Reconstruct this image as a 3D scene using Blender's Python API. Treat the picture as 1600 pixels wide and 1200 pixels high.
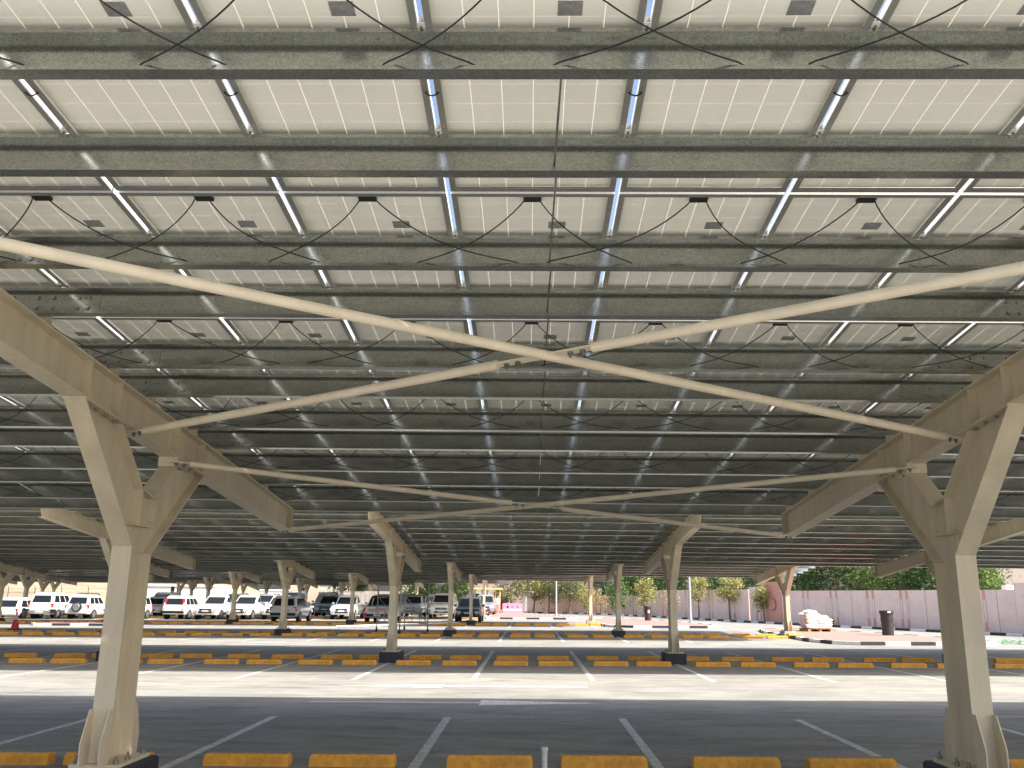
import bpy, math, random
from mathutils import Vector, Matrix
random.seed(7)
for o in list(bpy.data.objects): bpy.data.objects.remove(o)
scn = bpy.context.scene
COL = scn.collection
# ------------------------------------------------------------------ camera
FPX, PITCH, YAW, ROLL, CAMH = 1369.8, 0.2384, -0.0223, 0.0124, 1.6865
def cam_axes():
    cy, sy = math.cos(YAW), math.sin(YAW)
    right0 = Vector((cy, -sy, 0)); fwd0 = Vector((sy, cy, 0)); up0 = Vector((0, 0, 1))
    fwd = fwd0*math.cos(PITCH) + up0*math.sin(PITCH)
    up1 = up0*math.cos(PITCH) - fwd0*math.sin(PITCH)
    right = right0*math.cos(ROLL) + up1*math.sin(ROLL)
    up = -right0*math.sin(ROLL) + up1*math.cos(ROLL)
    return right, up, fwd
CR, CU, CF = cam_axes()
cam = bpy.data.cameras.new('camera'); camo = bpy.data.objects.new('camera', cam); COL.objects.link(camo)
camo.matrix_world = Matrix(((CR.x, CU.x, -CF.x, 0), (CR.y, CU.y, -CF.y, 0), (CR.z, CU.z, -CF.z, CAMH), (0, 0, 0, 1)))
cam.sensor_width = 36; cam.lens = FPX/1600*36; cam.clip_end = 3000; cam.clip_start = .05
scn.camera = camo
scn.render.resolution_x = 1024; scn.render.resolution_y = 768
# ------------------------------------------------------------------ light
SUNV = Vector((-.86, .45, -1.0)).normalized()          # direction the light travels
el = math.asin(-SUNV.z); az = math.atan2(-SUNV.x, -SUNV.y)
w = bpy.data.worlds.new('World'); scn.world = w; w.use_nodes = True
nt = w.node_tree; bg = nt.nodes['Background']
sky = nt.nodes.new('ShaderNodeTexSky'); sky.sky_type = 'NISHITA'; sky.sun_disc = False
sky.sun_elevation = el; sky.sun_rotation = az; sky.dust_density = 4.0; sky.air_density = 1.0
nt.links.new(sky.outputs[0], bg.inputs[0]); bg.inputs[1].default_value = 0.15
sl = bpy.data.lights.new('sun', 'SUN'); sl.energy = 4.3; sl.angle = math.radians(.5); sl.color = (1, .955, .87)
so = bpy.data.objects.new('sun', sl); COL.objects.link(so); so.rotation_euler = SUNV.to_track_quat('-Z', 'Y').to_euler()
vs = scn.view_settings; vs.view_transform = 'Standard'; vs.look = 'None'; vs.gamma = 1; vs.exposure = 1.2
scn.cycles.max_bounces = 8; scn.cycles.diffuse_bounces = 5; scn.cycles.glossy_bounces = 4

# ------------------------------------------------------------------ site constants
B = 7.5; X0 = -3.665; D1 = 8.28; R = 16.19; S = .0942; GA = .008
ROOF = 3.72                     # panel frame underside above a column line (nearest row)
PX, PY = 1.012, 1.915           # panel pitch
def gz(x): return GA*x
def DD(k): return D1 + R*k
def DZ(k): return 0 if k == 0 else -.16
def roof(k, y): return ROOF + DZ(k) - S*(y-DD(k))
def proj(P):
    d = Vector(P) - Vector((0, 0, CAMH)); z = d.dot(CF)
    if z < .2: return None
    return 800 + FPX*d.dot(CR)/z, 600 - FPX*d.dot(CU)/z
def inframe(P, m=30):
    q = proj(P)
    return q is not None and -m < q[0] < 1600+m and -m < q[1] < 1200+m
ONES = ['', 'first', 'second', 'third', 'fourth', 'fifth', 'sixth', 'seventh', 'eighth', 'ninth', 'tenth', 'eleventh', 'twelfth', 'thirteenth',
        'fourteenth', 'fifteenth', 'sixteenth', 'seventeenth', 'eighteenth', 'nineteenth']
TENS = {2: 'twent', 3: 'thirt', 4: 'fort', 5: 'fift', 6: 'sixt'}
def ordi(n):
    if n < 20: return ONES[n]
    t, u = divmod(n, 10)
    return TENS[t]+'ieth' if u == 0 else TENS[t]+'y-'+ONES[u]
ROWN = ['nearest', 'second', 'third', 'fourth', 'fifth', 'sixth', 'seventh']

# ------------------------------------------------------------------ mesh helper
class MB:
    def __init__(s): s.v = []; s.f = []; s.m = []
    def add(s, vs_, fs, mi=0):
        n = len(s.v); s.v += [tuple(v) for v in vs_]
        for f in fs: s.f.append(tuple(i+n for i in f)); s.m.append(mi)
    def box(s, a, b, mi=0):
        x0, y0, z0 = a; x1, y1, z1 = b
        s.add([(x0,y0,z0),(x1,y0,z0),(x1,y1,z0),(x0,y1,z0),(x0,y0,z1),(x1,y0,z1),(x1,y1,z1),(x0,y1,z1)],
              [(3,2,1,0),(4,5,6,7),(0,1,5,4),(1,2,6,5),(2,3,7,6),(3,0,4,7)], mi)
    def cbox(s, a, b, c=.02, mi=0):            # box with bevelled top edges
        x0, y0, z0 = a; x1, y1, z1 = b
        s.add([(x0,y0,z0),(x1,y0,z0),(x1,y1,z0),(x0,y1,z0),(x0,y0,z1-c),(x1,y0,z1-c),(x1,y1,z1-c),(x0,y1,z1-c),
               (x0+c,y0+c,z1),(x1-c,y0+c,z1),(x1-c,y1-c,z1),(x0+c,y1-c,z1)],
              [(3,2,1,0),(8,9,10,11),(0,1,5,4),(1,2,6,5),(2,3,7,6),(3,0,4,7),(4,5,9,8),(5,6,10,9),(6,7,11,10),(7,4,8,11)], mi)
    def prism(s, poly, axis, a, b, mi=0):      # polygon (2-D) extruded along an axis; poly coords are the two other axes in order
        n = len(poly); vs_ = []
        for t in (a, b):
            for p in poly:
                vs_.append({'x': (t, p[0], p[1]), 'y': (p[0], t, p[1]), 'z': (p[0], p[1], t)}[axis])
        s.add(vs_, [tuple(range(n))[::-1], tuple(range(n, 2*n))]+[(i, (i+1) % n, n+(i+1) % n, n+i) for i in range(n)], mi)
    def tube(s, pts, r, n=10, mi=0, cap=True):
        pts = [Vector(p) for p in pts]; rr = r if isinstance(r, (list, tuple)) else [r]*len(pts)
        k0 = len(s.v); prev = None
        for i, p in enumerate(pts):
            t = (pts[min(i+1, len(pts)-1)]-pts[max(i-1, 0)]).normalized()
            if prev is None:
                u = t.cross(Vector((0, 0, 1)))
                if u.length < .05: u = t.cross(Vector((1, 0, 0)))
            else: u = prev - t*prev.dot(t)
            u.normalize(); v = t.cross(u); prev = u
            for j in range(n):
                a = 2*math.pi*j/n; s.v.append(tuple(p + (u*math.cos(a)+v*math.sin(a))*rr[i]))
        for i in range(len(pts)-1):
            for j in range(n):
                s.f.append((k0+i*n+j, k0+i*n+(j+1) % n, k0+(i+1)*n+(j+1) % n, k0+(i+1)*n+j)); s.m.append(mi)
        if cap:
            s.f.append(tuple(k0+j for j in range(n))[::-1]); s.m.append(mi)
            e = k0+(len(pts)-1)*n; s.f.append(tuple(e+j for j in range(n))); s.m.append(mi)
    def plate(s, pts, w, mi=0, up=None):        # strip of width w (X) and thickness .014 following YZ points; pts list of (y,z), x centre 0
        pass
    def beam(s, a, b, wx, th, mi=0):            # bar in the YZ plane from a to b (y,z), width wx in X, thickness th on the left side
        ay, az_ = a; by, bz = b; d = Vector((by-ay, bz-az_)).normalized(); nrm = Vector((-d.y, d.x))*th
        s.prism([(ay, az_), (by, bz), (by+nrm.x, bz+nrm.y), (ay+nrm.x, az_+nrm.y)], 'x', -wx/2, wx/2, mi)
    def disc(s, c, r, ax, h, n=20, mi=0):
        c = Vector(c); e = Vector({'x': (1,0,0), 'y': (0,1,0), 'z': (0,0,1)}[ax])*h
        s.tube([c, c+e], r, n, mi)
    def build(s, name, mats, parent=None, smooth=False, loc=None):
        me = bpy.data.meshes.new(name); me.from_pydata(s.v, [], s.f)
        if not isinstance(mats, (list, tuple)): mats = [mats]
        for m in mats: me.materials.append(m)
        me.polygons.foreach_set('material_index', s.m)
        if smooth: me.polygons.foreach_set('use_smooth', [True]*len(me.polygons))
        me.update()
        if smooth:
            try: me.set_sharp_from_angle(angle=math.radians(40))
            except Exception: pass
        return link(name, me, parent, loc)
def link(name, me, parent=None, loc=None):
    o = bpy.data.objects.new(name, me); COL.objects.link(o)
    if parent: o.parent = parent
    if loc: o.location = loc
    return o
def tag(o, label, cat, group=None, kind=None):
    if label: o['label'] = label
    if cat: o['category'] = cat
    if group: o['group'] = group
    if kind: o['kind'] = kind
    return o
def empty(name, loc, label, cat, group=None, rz=0):
    o = bpy.data.objects.new(name, None); COL.objects.link(o); o.location = loc; o.rotation_euler.z = rz; o.empty_display_size = .1
    return tag(o, label, cat, group)

# ------------------------------------------------------------------ materials
def mat(name, col, rough=.6, metal=0, noise=0, nscale=8, bump=0, bscale=60, spec=.5, coords='Object', col2=None, stretch=None):
    m = bpy.data.materials.new(name); m.use_nodes = True; t = m.node_tree; N = t.nodes; p = N['Principled BSDF']
    p.inputs['Base Color'].default_value = (*col, 1); p.inputs['Roughness'].default_value = rough; p.inputs['Metallic'].default_value = metal
    p.inputs['Specular IOR Level'].default_value = spec
    if noise or bump:
        tc = N.new('ShaderNodeTexCoord'); src = tc.outputs[coords]
        if stretch:
            mp = N.new('ShaderNodeMapping'); mp.inputs['Scale'].default_value = stretch; t.links.new(src, mp.inputs[0]); src = mp.outputs[0]
    if noise:
        n = N.new('ShaderNodeTexNoise'); n.inputs['Scale'].default_value = nscale; n.inputs['Detail'].default_value = 6; n.inputs['Roughness'].default_value = .65
        t.links.new(src, n.inputs['Vector'])
        mx = N.new('ShaderNodeMix'); mx.data_type = 'RGBA'
        c2 = col2 or tuple(c*(1-noise) for c in col); c1 = tuple(min(1, c*(1+noise*.6)) for c in col) if not col2 else col
        mr = N.new('ShaderNodeMapRange'); mr.inputs[1].default_value = .3; mr.inputs[2].default_value = .7
        t.links.new(n.outputs[0], mr.inputs[0]); t.links.new(mr.outputs[0], mx.inputs['Factor'])
        mx.inputs['A'].default_value = (*c1, 1); mx.inputs['B'].default_value = (*c2, 1)
        t.links.new(mx.outputs['Result'], p.inputs['Base Color'])
    if bump:
        n = N.new('ShaderNodeTexNoise'); n.inputs['Scale'].default_value = bscale; n.inputs['Detail'].default_value = 4
        t.links.new(src, n.inputs['Vector']); b = N.new('ShaderNodeBump'); b.inputs['Strength'].default_value = bump; b.inputs['Distance'].default_value = .01
        t.links.new(n.outputs[0], b.inputs['Height']); t.links.new(b.outputs[0], p.inputs['Normal'])
    return m

M = {}
M['cream'] = mat('cream_paint', (.60, .52, .38), .55, noise=.15, nscale=5, bump=.06, bscale=90, stretch=(1, 1, .22))
M['pipe'] = mat('brace_cream_paint', (.74, .645, .49), .5, noise=.12, nscale=4, bump=.05, bscale=90)
M['plinth'] = mat('black_plinth', (.018, .02, .028), .6, noise=.4, nscale=9)
M['bolt'] = mat('bolt_steel', (.22, .21, .19), .45, .7)
M['alu'] = mat('frame_aluminium', (.42, .42, .40), .42, .75, noise=.08, nscale=20)
M['aluw'] = mat('frame_edge_sunlit', (.80, .80, .78), .5, .2)  # frame aluminium made paler: sunlit look of side walls put into the colour
M['black'] = mat('black_plastic', (.012, .012, .013), .5)
M['cable'] = mat('cable_rubber', (.01, .01, .011), .6)
M['label'] = mat('silver_label', (.25, .25, .26), .5, noise=.35, nscale=45)
M['yellow'] = mat('yellow_paint', (.72, .33, .035), .65, noise=.36, nscale=9, bump=.4, bscale=45)
M['dusty'] = mat('dusty_top', (.34, .27, .20), .9, noise=.3, nscale=12)
M['whitepaint'] = mat('white_marking', (.62, .62, .59), .8, noise=.25, nscale=14)
M['kerbw'] = mat('kerb_white', (.72, .71, .68), .8, noise=.15, nscale=5)
M['kerbb'] = mat('kerb_black', (.035, .033, .036), .7, noise=.4, nscale=5)
M['pinkpave'] = mat('pink_paving', (.36, .195, .165), .9, noise=.15, nscale=3)
M['kerbg'] = mat('kerb_concrete', (.40, .39, .36), .9, noise=.15, nscale=5)
M['wallp'] = mat('wall_pale_pink', (.84, .635, .545), .85, noise=.12, nscale=1.3)
M['wallr'] = mat('wall_salmon', (.70, .33, .26), .85, noise=.08, nscale=.8)
M['wallgr'] = mat('wall_groove', (.20, .16, .15), .9)
M['mauve'] = mat('building_mauve', (.36, .29, .26), .9, noise=.06, nscale=.5)
M['offw'] = mat('render_white', (.72, .69, .62), .9, noise=.06, nscale=.5)
M['beige'] = mat('building_beige', (.55, .44, .32), .9, noise=.1, nscale=.5)
M['grey'] = mat('grey_render', (.33, .32, .34), .9, noise=.08, nscale=.6)
M['ochre'] = mat('ochre_canopy', (.75, .48, .16), .7)
M['glassdk'] = mat('dark_glass', (.014, .017, .02), .1, spec=.35)
M['pink'] = mat('pink_plastic', (.80, .26, .36), .5)
M['red'] = mat('red_plastic', (.62, .04, .05), .5)
M['galv_pole'] = mat('pole_steel', (.45, .46, .47), .5, .4)
M['scaf'] = mat('scaffold_steel', (.42, .41, .40), .5, .4, noise=.2, nscale=12)
M['wood'] = mat('plank_wood', (.24, .15, .09), .85, noise=.3, nscale=6)
M['palletwood'] = mat('pallet_wood', (.55, .30, .10), .85, noise=.3, nscale=6)
M['bags'] = mat('white_bags', (.84, .81, .77), .6, noise=.08, nscale=10, bump=.5, bscale=10)
M['bark'] = mat('bark', (.20, .14, .095), .95, noise=.3, nscale=14)
M['net'] = mat('green_net', (.03, .25, .11), .7)
M['hill'] = mat('desert_slope', (.33, .26, .175), 1, noise=.35, nscale=.35, col2=(.20, .155, .105), bump=1, bscale=.9, stretch=(.5, 1, 3))
M['tyre'] = mat('tyre_rubber', (.018, .018, .018), .85)
M['rim'] = mat('wheel_rim', (.42, .42, .43), .35, .7)
M['hlight'] = mat('lamp_glass', (.62, .64, .66), .15, spec=.9)
M['tlight'] = mat('tail_lamp_red', (.55, .015, .02), .2, spec=.8)
M['plate'] = mat('number_plate', (.65, .65, .60), .5)
M['chrome'] = mat('grille_chrome', (.35, .35, .36), .3, .8)
M['redtext'] = mat('red_lettering', (.62, .06, .05), .5)
M['orange'] = mat('orange_sticker', (.8, .25, .08), .6)

def galv():
    m = bpy.data.materials.new('galvanised_steel'); m.use_nodes = True; t = m.node_tree; N = t.nodes; p = N['Principled BSDF']
    tc = N.new('ShaderNodeTexCoord')
    v = N.new('ShaderNodeTexVoronoi'); v.inputs['Scale'].default_value = 150
    n = N.new('ShaderNodeTexNoise'); n.inputs['Scale'].default_value = 2.2; n.inputs['Detail'].default_value = 8
    mp = N.new('ShaderNodeMapping'); mp.inputs['Scale'].default_value = (1, 6, 6)
    t.links.new(tc.outputs['Object'], v.inputs['Vector']); t.links.new(tc.outputs['Object'], mp.inputs[0]); t.links.new(mp.outputs[0], n.inputs['Vector'])
    cr = N.new('ShaderNodeValToRGB'); e = cr.color_ramp.elements; e[0].color = (.29, .302, .282, 1); e[1].color = (.49, .505, .47, 1); e[0].position = .25; e[1].position = .75
    add = N.new('ShaderNodeMath'); add.operation = 'MULTIPLY_ADD'; add.inputs[1].default_value = .45
    sep = N.new('ShaderNodeSeparateColor'); t.links.new(v.outputs['Color'], sep.inputs[0]); t.links.new(sep.outputs[0], add.inputs[0])
    m2 = N.new('ShaderNodeMath'); m2.operation = 'MULTIPLY'; m2.inputs[1].default_value = .55; t.links.new(n.outputs[0], m2.inputs[0]); t.links.new(m2.outputs[0], add.inputs[2])
    t.links.new(add.outputs[0], cr.inputs[0]); t.links.new(cr.outputs[0], p.inputs['Base Color'])
    p.inputs['Metallic'].default_value = .86; 
    rr = N.new('ShaderNodeMapRange'); rr.inputs[3].default_value = .12; rr.inputs[4].default_value = .25; t.links.new(sep.outputs[1], rr.inputs[0]); t.links.new(rr.outputs[0], p.inputs['Roughness'])
    b = N.new('ShaderNodeBump'); b.inputs['Strength'].default_value = .07; b.inputs['Distance'].default_value = .004
    t.links.new(sep.outputs[2], b.inputs['Height']); t.links.new(b.outputs[0], p.inputs['Normal'])
    return m
M['galv'] = galv()

def laminate():
    """module laminate: dark cells above, pale backsheet below, light leaks between the cells"""
    m = bpy.data.materials.new('module_laminate'); m.use_nodes = True; t = m.node_tree; N = t.nodes; N.remove(N['Principled BSDF']); out = N['Material Output']
    tc = N.new('ShaderNodeTexCoord'); sp = N.new('ShaderNodeSeparateXYZ'); t.links.new(tc.outputs['Object'], sp.inputs[0])
    def line(o, period, off, wd):
        a = N.new('ShaderNodeMath'); a.operation = 'ADD'; a.inputs[1].default_value = off; t.links.new(o, a.inputs[0])
        d = N.new('ShaderNodeMath'); d.operation = 'DIVIDE'; d.inputs[1].default_value = period; t.links.new(a.outputs[0], d.inputs[0])
        f = N.new('ShaderNodeMath'); f.operation = 'FRACT'; t.links.new(d.outputs[0], f.inputs[0])
        c = N.new('ShaderNodeMath'); c.operation = 'COMPARE'; c.inputs[1].default_value = .5; c.inputs[2].default_value = wd/period/2; t.links.new(f.outputs[0], c.inputs[0])
        return c.outputs[0]
    lx = line(sp.outputs[0], .158, .079+10*.158, .0042); ly = line(sp.outputs[1], .155, .0775+10*.155, .0048)
    ly2 = N.new('ShaderNodeMath'); ly2.operation = 'MULTIPLY'; ly2.inputs[1].default_value = .4; t.links.new(ly, ly2.inputs[0])
    mxl = N.new('ShaderNodeMath'); mxl.operation = 'MAXIMUM'; t.links.new(lx, mxl.inputs[0]); t.links.new(ly2.outputs[0], mxl.inputs[1])
    n = N.new('ShaderNodeTexNoise'); n.inputs['Scale'].default_value = 2.5; n.inputs['Detail'].default_value = 4; t.links.new(tc.outputs['Object'], n.inputs['Vector'])
    cr = N.new('ShaderNodeValToRGB'); cr.color_ramp.elements[0].color = (.81, .805, .735, 1); cr.color_ramp.elements[1].color = (.88, .875, .81, 1); t.links.new(n.outputs[0], cr.inputs[0])
    d1 = N.new('ShaderNodeBsdfDiffuse'); t.links.new(cr.outputs[0], d1.inputs[0])
    tr = N.new('ShaderNodeBsdfTranslucent'); tr.inputs[0].default_value = (.52, .48, .38, 1)
    ms = N.new('ShaderNodeMixShader'); m3 = N.new('ShaderNodeMath'); m3.operation = 'MULTIPLY'; m3.inputs[1].default_value = .36
    t.links.new(mxl.outputs[0], m3.inputs[0]); t.links.new(m3.outputs[0], ms.inputs[0]); t.links.new(d1.outputs[0], ms.inputs[1]); t.links.new(tr.outputs[0], ms.inputs[2])
    gl = N.new('ShaderNodeBsdfPrincipled'); gl.inputs['Base Color'].default_value = (.012, .018, .05, 1); gl.inputs['Roughness'].default_value = .1
    ms2 = N.new('ShaderNodeMixShader'); t.links.new(m3.outputs[0], ms2.inputs[0]); t.links.new(gl.outputs[0], ms2.inputs[1]); t.links.new(tr.outputs[0], ms2.inputs[2])
    g = N.new('ShaderNodeNewGeometry'); mf = N.new('ShaderNodeMixShader')
    t.links.new(g.outputs['Backfacing'], mf.inputs[0]); t.links.new(ms.outputs[0], mf.inputs[1]); t.links.new(ms2.outputs[0], mf.inputs[2])
    t.links.new(mf.outputs[0], out.inputs[0]); return m
M['lam'] = laminate()
M['lamfar'] = mat('module_far', (.70, .67, .60), .8)

def ground_mat():
    m = bpy.data.materials.new('block_paving'); m.use_nodes = True; t = m.node_tree; N = t.nodes; p = N['Principled BSDF']; p.inputs['Roughness'].default_value = .85
    p.inputs['Specular IOR Level'].default_value = .25
    tc = N.new('ShaderNodeTexCoord')
    br = N.new('ShaderNodeTexBrick'); br.inputs['Scale'].default_value = 1; br.inputs['Brick Width'].default_value = .2; br.inputs['Row Height'].default_value = .1
    br.inputs['Mortar Size'].default_value = .004; br.inputs['Mortar Smooth'].default_value = .3
    br.inputs['Color1'].default_value = (.268, .261, .238, 1); br.inputs['Color2'].default_value = (.305, .297, .272, 1); br.inputs['Mortar'].default_value = (.235, .23, .21, 1)
    t.links.new(tc.outputs['Object'], br.inputs['Vector'])
    n = N.new('ShaderNodeTexNoise'); n.inputs['Scale'].default_value = .35; n.inputs['Detail'].default_value = 10; n.inputs['Roughness'].default_value = .7
    t.links.new(tc.outputs['Object'], n.inputs['Vector'])
    n2 = N.new('ShaderNodeTexNoise'); n2.inputs['Scale'].default_value = 1.6; n2.inputs['Detail'].default_value = 8; n2.inputs['Distortion'].default_value = .6
    mp = N.new('ShaderNodeMapping'); mp.inputs['Scale'].default_value = (.45, 1.6, 1); t.links.new(tc.outputs['Object'], mp.inputs[0]); t.links.new(mp.outputs[0], n2.inputs['Vector'])
    r1 = N.new('ShaderNodeValToRGB'); r1.color_ramp.elements[0].position = .32; r1.color_ramp.elements[1].position = .68
    r1.color_ramp.elements[0].color = (.80, .80, .82, 1); r1.color_ramp.elements[1].color = (1.16, 1.15, 1.12, 1); t.links.new(n.outputs[0], r1.inputs[0])
    r2 = N.new('ShaderNodeValToRGB'); r2.color_ramp.elements[0].position = .28; r2.color_ramp.elements[1].position = .55
    r2.color_ramp.elements[0].color = (.70, .69, .675, 1); r2.color_ramp.elements[1].color = (1, 1, 1, 1); t.links.new(n2.outputs[0], r2.inputs[0])
    # dark tyre / oil stains
    v = N.new('ShaderNodeTexNoise'); v.inputs['Scale'].default_value = .9; v.inputs['Detail'].default_value = 3; t.links.new(tc.outputs['Object'], v.inputs['Vector'])
    r3 = N.new('ShaderNodeValToRGB'); r3.color_ramp.elements[0].position = .68; r3.color_ramp.elements[1].position = .76
    r3.color_ramp.elements[0].color = (1, 1, 1, 1); r3.color_ramp.elements[1].color = (.82, .80, .78, 1); t.links.new(v.outputs[0], r3.inputs[0])
    last = br.outputs['Color']
    for r in (r1, r2, r3):
        mx = N.new('ShaderNodeMix'); mx.data_type = 'RGBA'; mx.blend_type = 'MULTIPLY'; mx.inputs['Factor'].default_value = 1
        t.links.new(last, mx.inputs['A']); t.links.new(r.outputs[0], mx.inputs['B']); last = mx.outputs['Result']
    t.links.new(last, p.inputs['Base Color'])
    b = N.new('ShaderNodeBump'); b.inputs['Strength'].default_value = .35; b.inputs['Distance'].default_value = .004
    t.links.new(br.outputs['Fac'], b.inputs['Height']); b.invert = True; t.links.new(b.outputs[0], p.inputs['Normal'])
    return m
M['ground'] = ground_mat()

def leafmat(name, c1, c2):
    m = bpy.data.materials.new(name); m.use_nodes = True; t = m.node_tree; N = t.nodes; p = N['Principled BSDF']; out = N['Material Output']
    oi = N.new('ShaderNodeNewGeometry'); mx = N.new('ShaderNodeMix'); mx.data_type = 'RGBA'
    t.links.new(oi.outputs['Random Per Island'], mx.inputs['Factor']); mx.inputs['A'].default_value = (*c1, 1); mx.inputs['B'].default_value = (*c2, 1)
    t.links.new(mx.outputs['Result'], p.inputs['Base Color']); p.inputs['Roughness'].default_value = .6
    tr = N.new('ShaderNodeBsdfTranslucent'); t.links.new(mx.outputs['Result'], tr.inputs[0])
    ms = N.new('ShaderNodeMixShader'); ms.inputs[0].default_value = .3; t.links.new(p.outputs[0], ms.inputs[1]); t.links.new(tr.outputs[0], ms.inputs[2]); t.links.new(ms.outputs[0], out.inputs[0])
    return m
M['leaf_dark'] = leafmat('leaf_dark', (.014, .038, .011), (.08, .15, .035))
M['leaf_green'] = leafmat('leaf_green', (.07, .13, .03), (.19, .27, .07))
M['leaf_yellow'] = leafmat('leaf_yellow', (.24, .24, .07), (.46, .42, .15))
M['leaf_olive'] = leafmat('leaf_olive', (.12, .15, .065), (.30, .30, .13))
M['leaf_brown'] = leafmat('leaf_brown', (.36, .25, .13), (.50, .38, .20))
def paint(name, col, rough=.25, metal=0):
    m = mat('paint_'+name, col, rough, metal, noise=.05, nscale=3); p = m.node_tree.nodes['Principled BSDF']; p.inputs['Coat Weight'].default_value = .5; return m
M['p_white'] = paint('white', (.70, .70, .69)); M['p_dgrey'] = paint('dark_grey', (.07, .075, .07), .3, .3)
M['p_silver'] = paint('silver', (.33, .34, .35), .3, .5); M['p_black'] = paint('black', (.02, .02, .022)); M['p_cream'] = paint('cream', (.66, .64, .52))

# ------------------------------------------------------------------ ground, markings, islands
mb = MB(); L = 900
mb.add([(-L, -60, gz(-L)), (L, -60, gz(L)), (L, 1400, gz(L)), (-L, 1400, gz(-L))], [(0, 1, 2, 3)])
tag(mb.build('ground', M['ground']), None, None, kind='structure')

mk = MB()
def strip(x0, y0, x1, y1, w_=.1, h=.004):
    d = Vector((x1-x0, y1-y0)).normalized(); n = Vector((-d.y, d.x))*w_/2
    P = [(x0-n.x, y0-n.y), (x1-n.x, y1-n.y), (x1+n.x, y1+n.y), (x0+n.x, y0+n.y)]
    mk.add([(x, y, gz(x)+h) for x, y in P], [(0, 1, 2, 3)])
ROWX = {0: (-19, 19), 1: (-26, 19), 2: (-41, 11.3), 3: (-48, 3.85), 4: (-56, -3.6), 5: (-63, -11.1), 6: (-70, -18)}
for k, (xa, xb) in ROWX.items():
    d = DD(k)-.1; i0 = math.floor((xa-X0)/2.5); i1 = math.ceil((xb-X0)/2.5 - .01)
    for i in range(i0, i1+1):
        x = X0+2.5*i
        if x > xb+.1: continue
        # painted in short broken lengths, as worn paint on blocks
        for a, b in ((-5.2, -.03), (.03, 5.2)): strip(x, d+a, x, d+b, .11)
    strip(X0+2.5*i0, d, xb, d, .06)
def arrow(x, y, s, k=1):           # lane arrow: shaft then a long triangular head; s = +1 points right
    strip(x, y, x+s*2.8, y, .13)
    mk.add([(x+s*2.8, y-.37, gz(x+s*2.8)+.0042), (x+s*4.85, y, gz(x+s*4.85)+.0042), (x+s*2.8, y+.37, gz(x+s*2.8)+.0042)], [(0, 1, 2) if s > 0 else (0, 2, 1)])
for k in range(0, 4):
    xo = 0 if k == 0 else (-7.5 if k == 1 else -9)
    arrow(-3.6+xo, 15.2+R*k, 1); arrow(1.14+xo, 17.9+R*k, -1)
    arrow(-3.6+xo-22, 15.2+R*k, 1); arrow(1.14+xo-22, 17.9+R*k, -1)
def marking():
    m = mat('road_paint', (.60, .60, .57), .85, noise=.3, nscale=9); t = m.node_tree; N = t.nodes; p = N['Principled BSDF']
    br = N.new('ShaderNodeTexBrick'); br.inputs['Scale'].default_value = 1; br.inputs['Brick Width'].default_value = .2; br.inputs['Row Height'].default_value = .2; br.inputs['Mortar Size'].default_value = .007
    br.inputs['Color1'].default_value = (1, 1, 1, 1); br.inputs['Color2'].default_value = (.93, .93, .93, 1); br.inputs['Mortar'].default_value = (.72, .71, .68, 1)
    tc = N.new('ShaderNodeTexCoord'); t.links.new(tc.outputs['Object'], br.inputs['Vector'])
    src = p.inputs['Base Color'].links[0].from_socket; mx = N.new('ShaderNodeMix'); mx.data_type = 'RGBA'; mx.blend_type = 'MULTIPLY'; mx.inputs['Factor'].default_value = 1
    t.links.new(src, mx.inputs['A']); t.links.new(br.outputs['Color'], mx.inputs['B']); t.links.new(mx.outputs['Result'], p.inputs['Base Color']); return m
tag(mk.build('road_markings', marking()), None, None, kind='structure')

def island(name, poly, h=.13, seg=1.0, kw=.18, closed=True):
    """paved island: paving sheet inside a kerb painted in black and white lengths"""
    n = len(poly); pts = []
    for i in range(n if closed else n-1):
        a = Vector(poly[i]); b = Vector(poly[(i+1) % n]); m_ = max(1, round((b-a).length/seg))
        for j in range(m_): pts.append(a.lerp(b, j/m_))
    if not closed: pts.append(Vector(poly[-1]))
    kb = MB(); N_ = len(pts)
    def nrm(i):
        a = pts[(i-1) % N_] if closed else pts[max(i-1, 0)]; b = pts[(i+1) % N_] if closed else pts[min(i+1, N_-1)]
        d = (b-a).normalized(); return Vector((-d.y, d.x))
    inner = [pts[i]+nrm(i)*kw for i in range(N_)]
    for i in range(N_ if closed else N_-1):
        j = (i+1) % N_; a, b, c, d = pts[i], pts[j], inner[j], inner[i]
        V = [(p.x, p.y, gz(p.x)-.05) for p in (a, b, c, d)]+[(p.x, p.y, gz(p.x)+h) for p in (a, b, c, d)]
        kb.add(V, [(4, 5, 6, 7), (0, 1, 5, 4), (1, 2, 6, 5), (2, 3, 7, 6), (3, 0, 4, 7)], (i % 2))
    tag(kb.build('kerb', [M['kerbw'], M['kerbb']]), None, None, kind='structure')
    if closed:
        pv = MB(); pv.add([(p.x, p.y, gz(p.x)+h-.012) for p in inner], [tuple(range(N_))])
        tag(pv.build(name, M['pinkpave']), None, None, kind='structure')
island('pavement', [(11.15, 36.6), (11.5, 34.9), (12.3, 34.15), (17.0, 34.3), (17.7, 35.0), (17.5, 39.5), (15.8, 46.8), (14, 49), (12.2, 48.6), (11.5, 45)])
island('pavement', [(4.5, 54.2), (4.9, 53.0), (6.0, 52.45), (10.2, 52.1), (11.2, 52.9), (11.1, 56), (9.6, 66), (6.5, 72.5), (4.8, 71), (4.4, 64)])
island('pavement', [(-3.4, 71.7), (2.9, 71.1), (3.8, 71.8), (3.9, 74), (1.5, 87), (-1, 97), (-5.5, 99), (-5.5, 86), (-3.6, 84)])
island('pavement', [(-28.4, 51.5), (-24.0, 51.2), (-23.2, 51.8), (-23.0, 53.5), (-28.6, 53.8), (-29.1, 52.5)])
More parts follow.
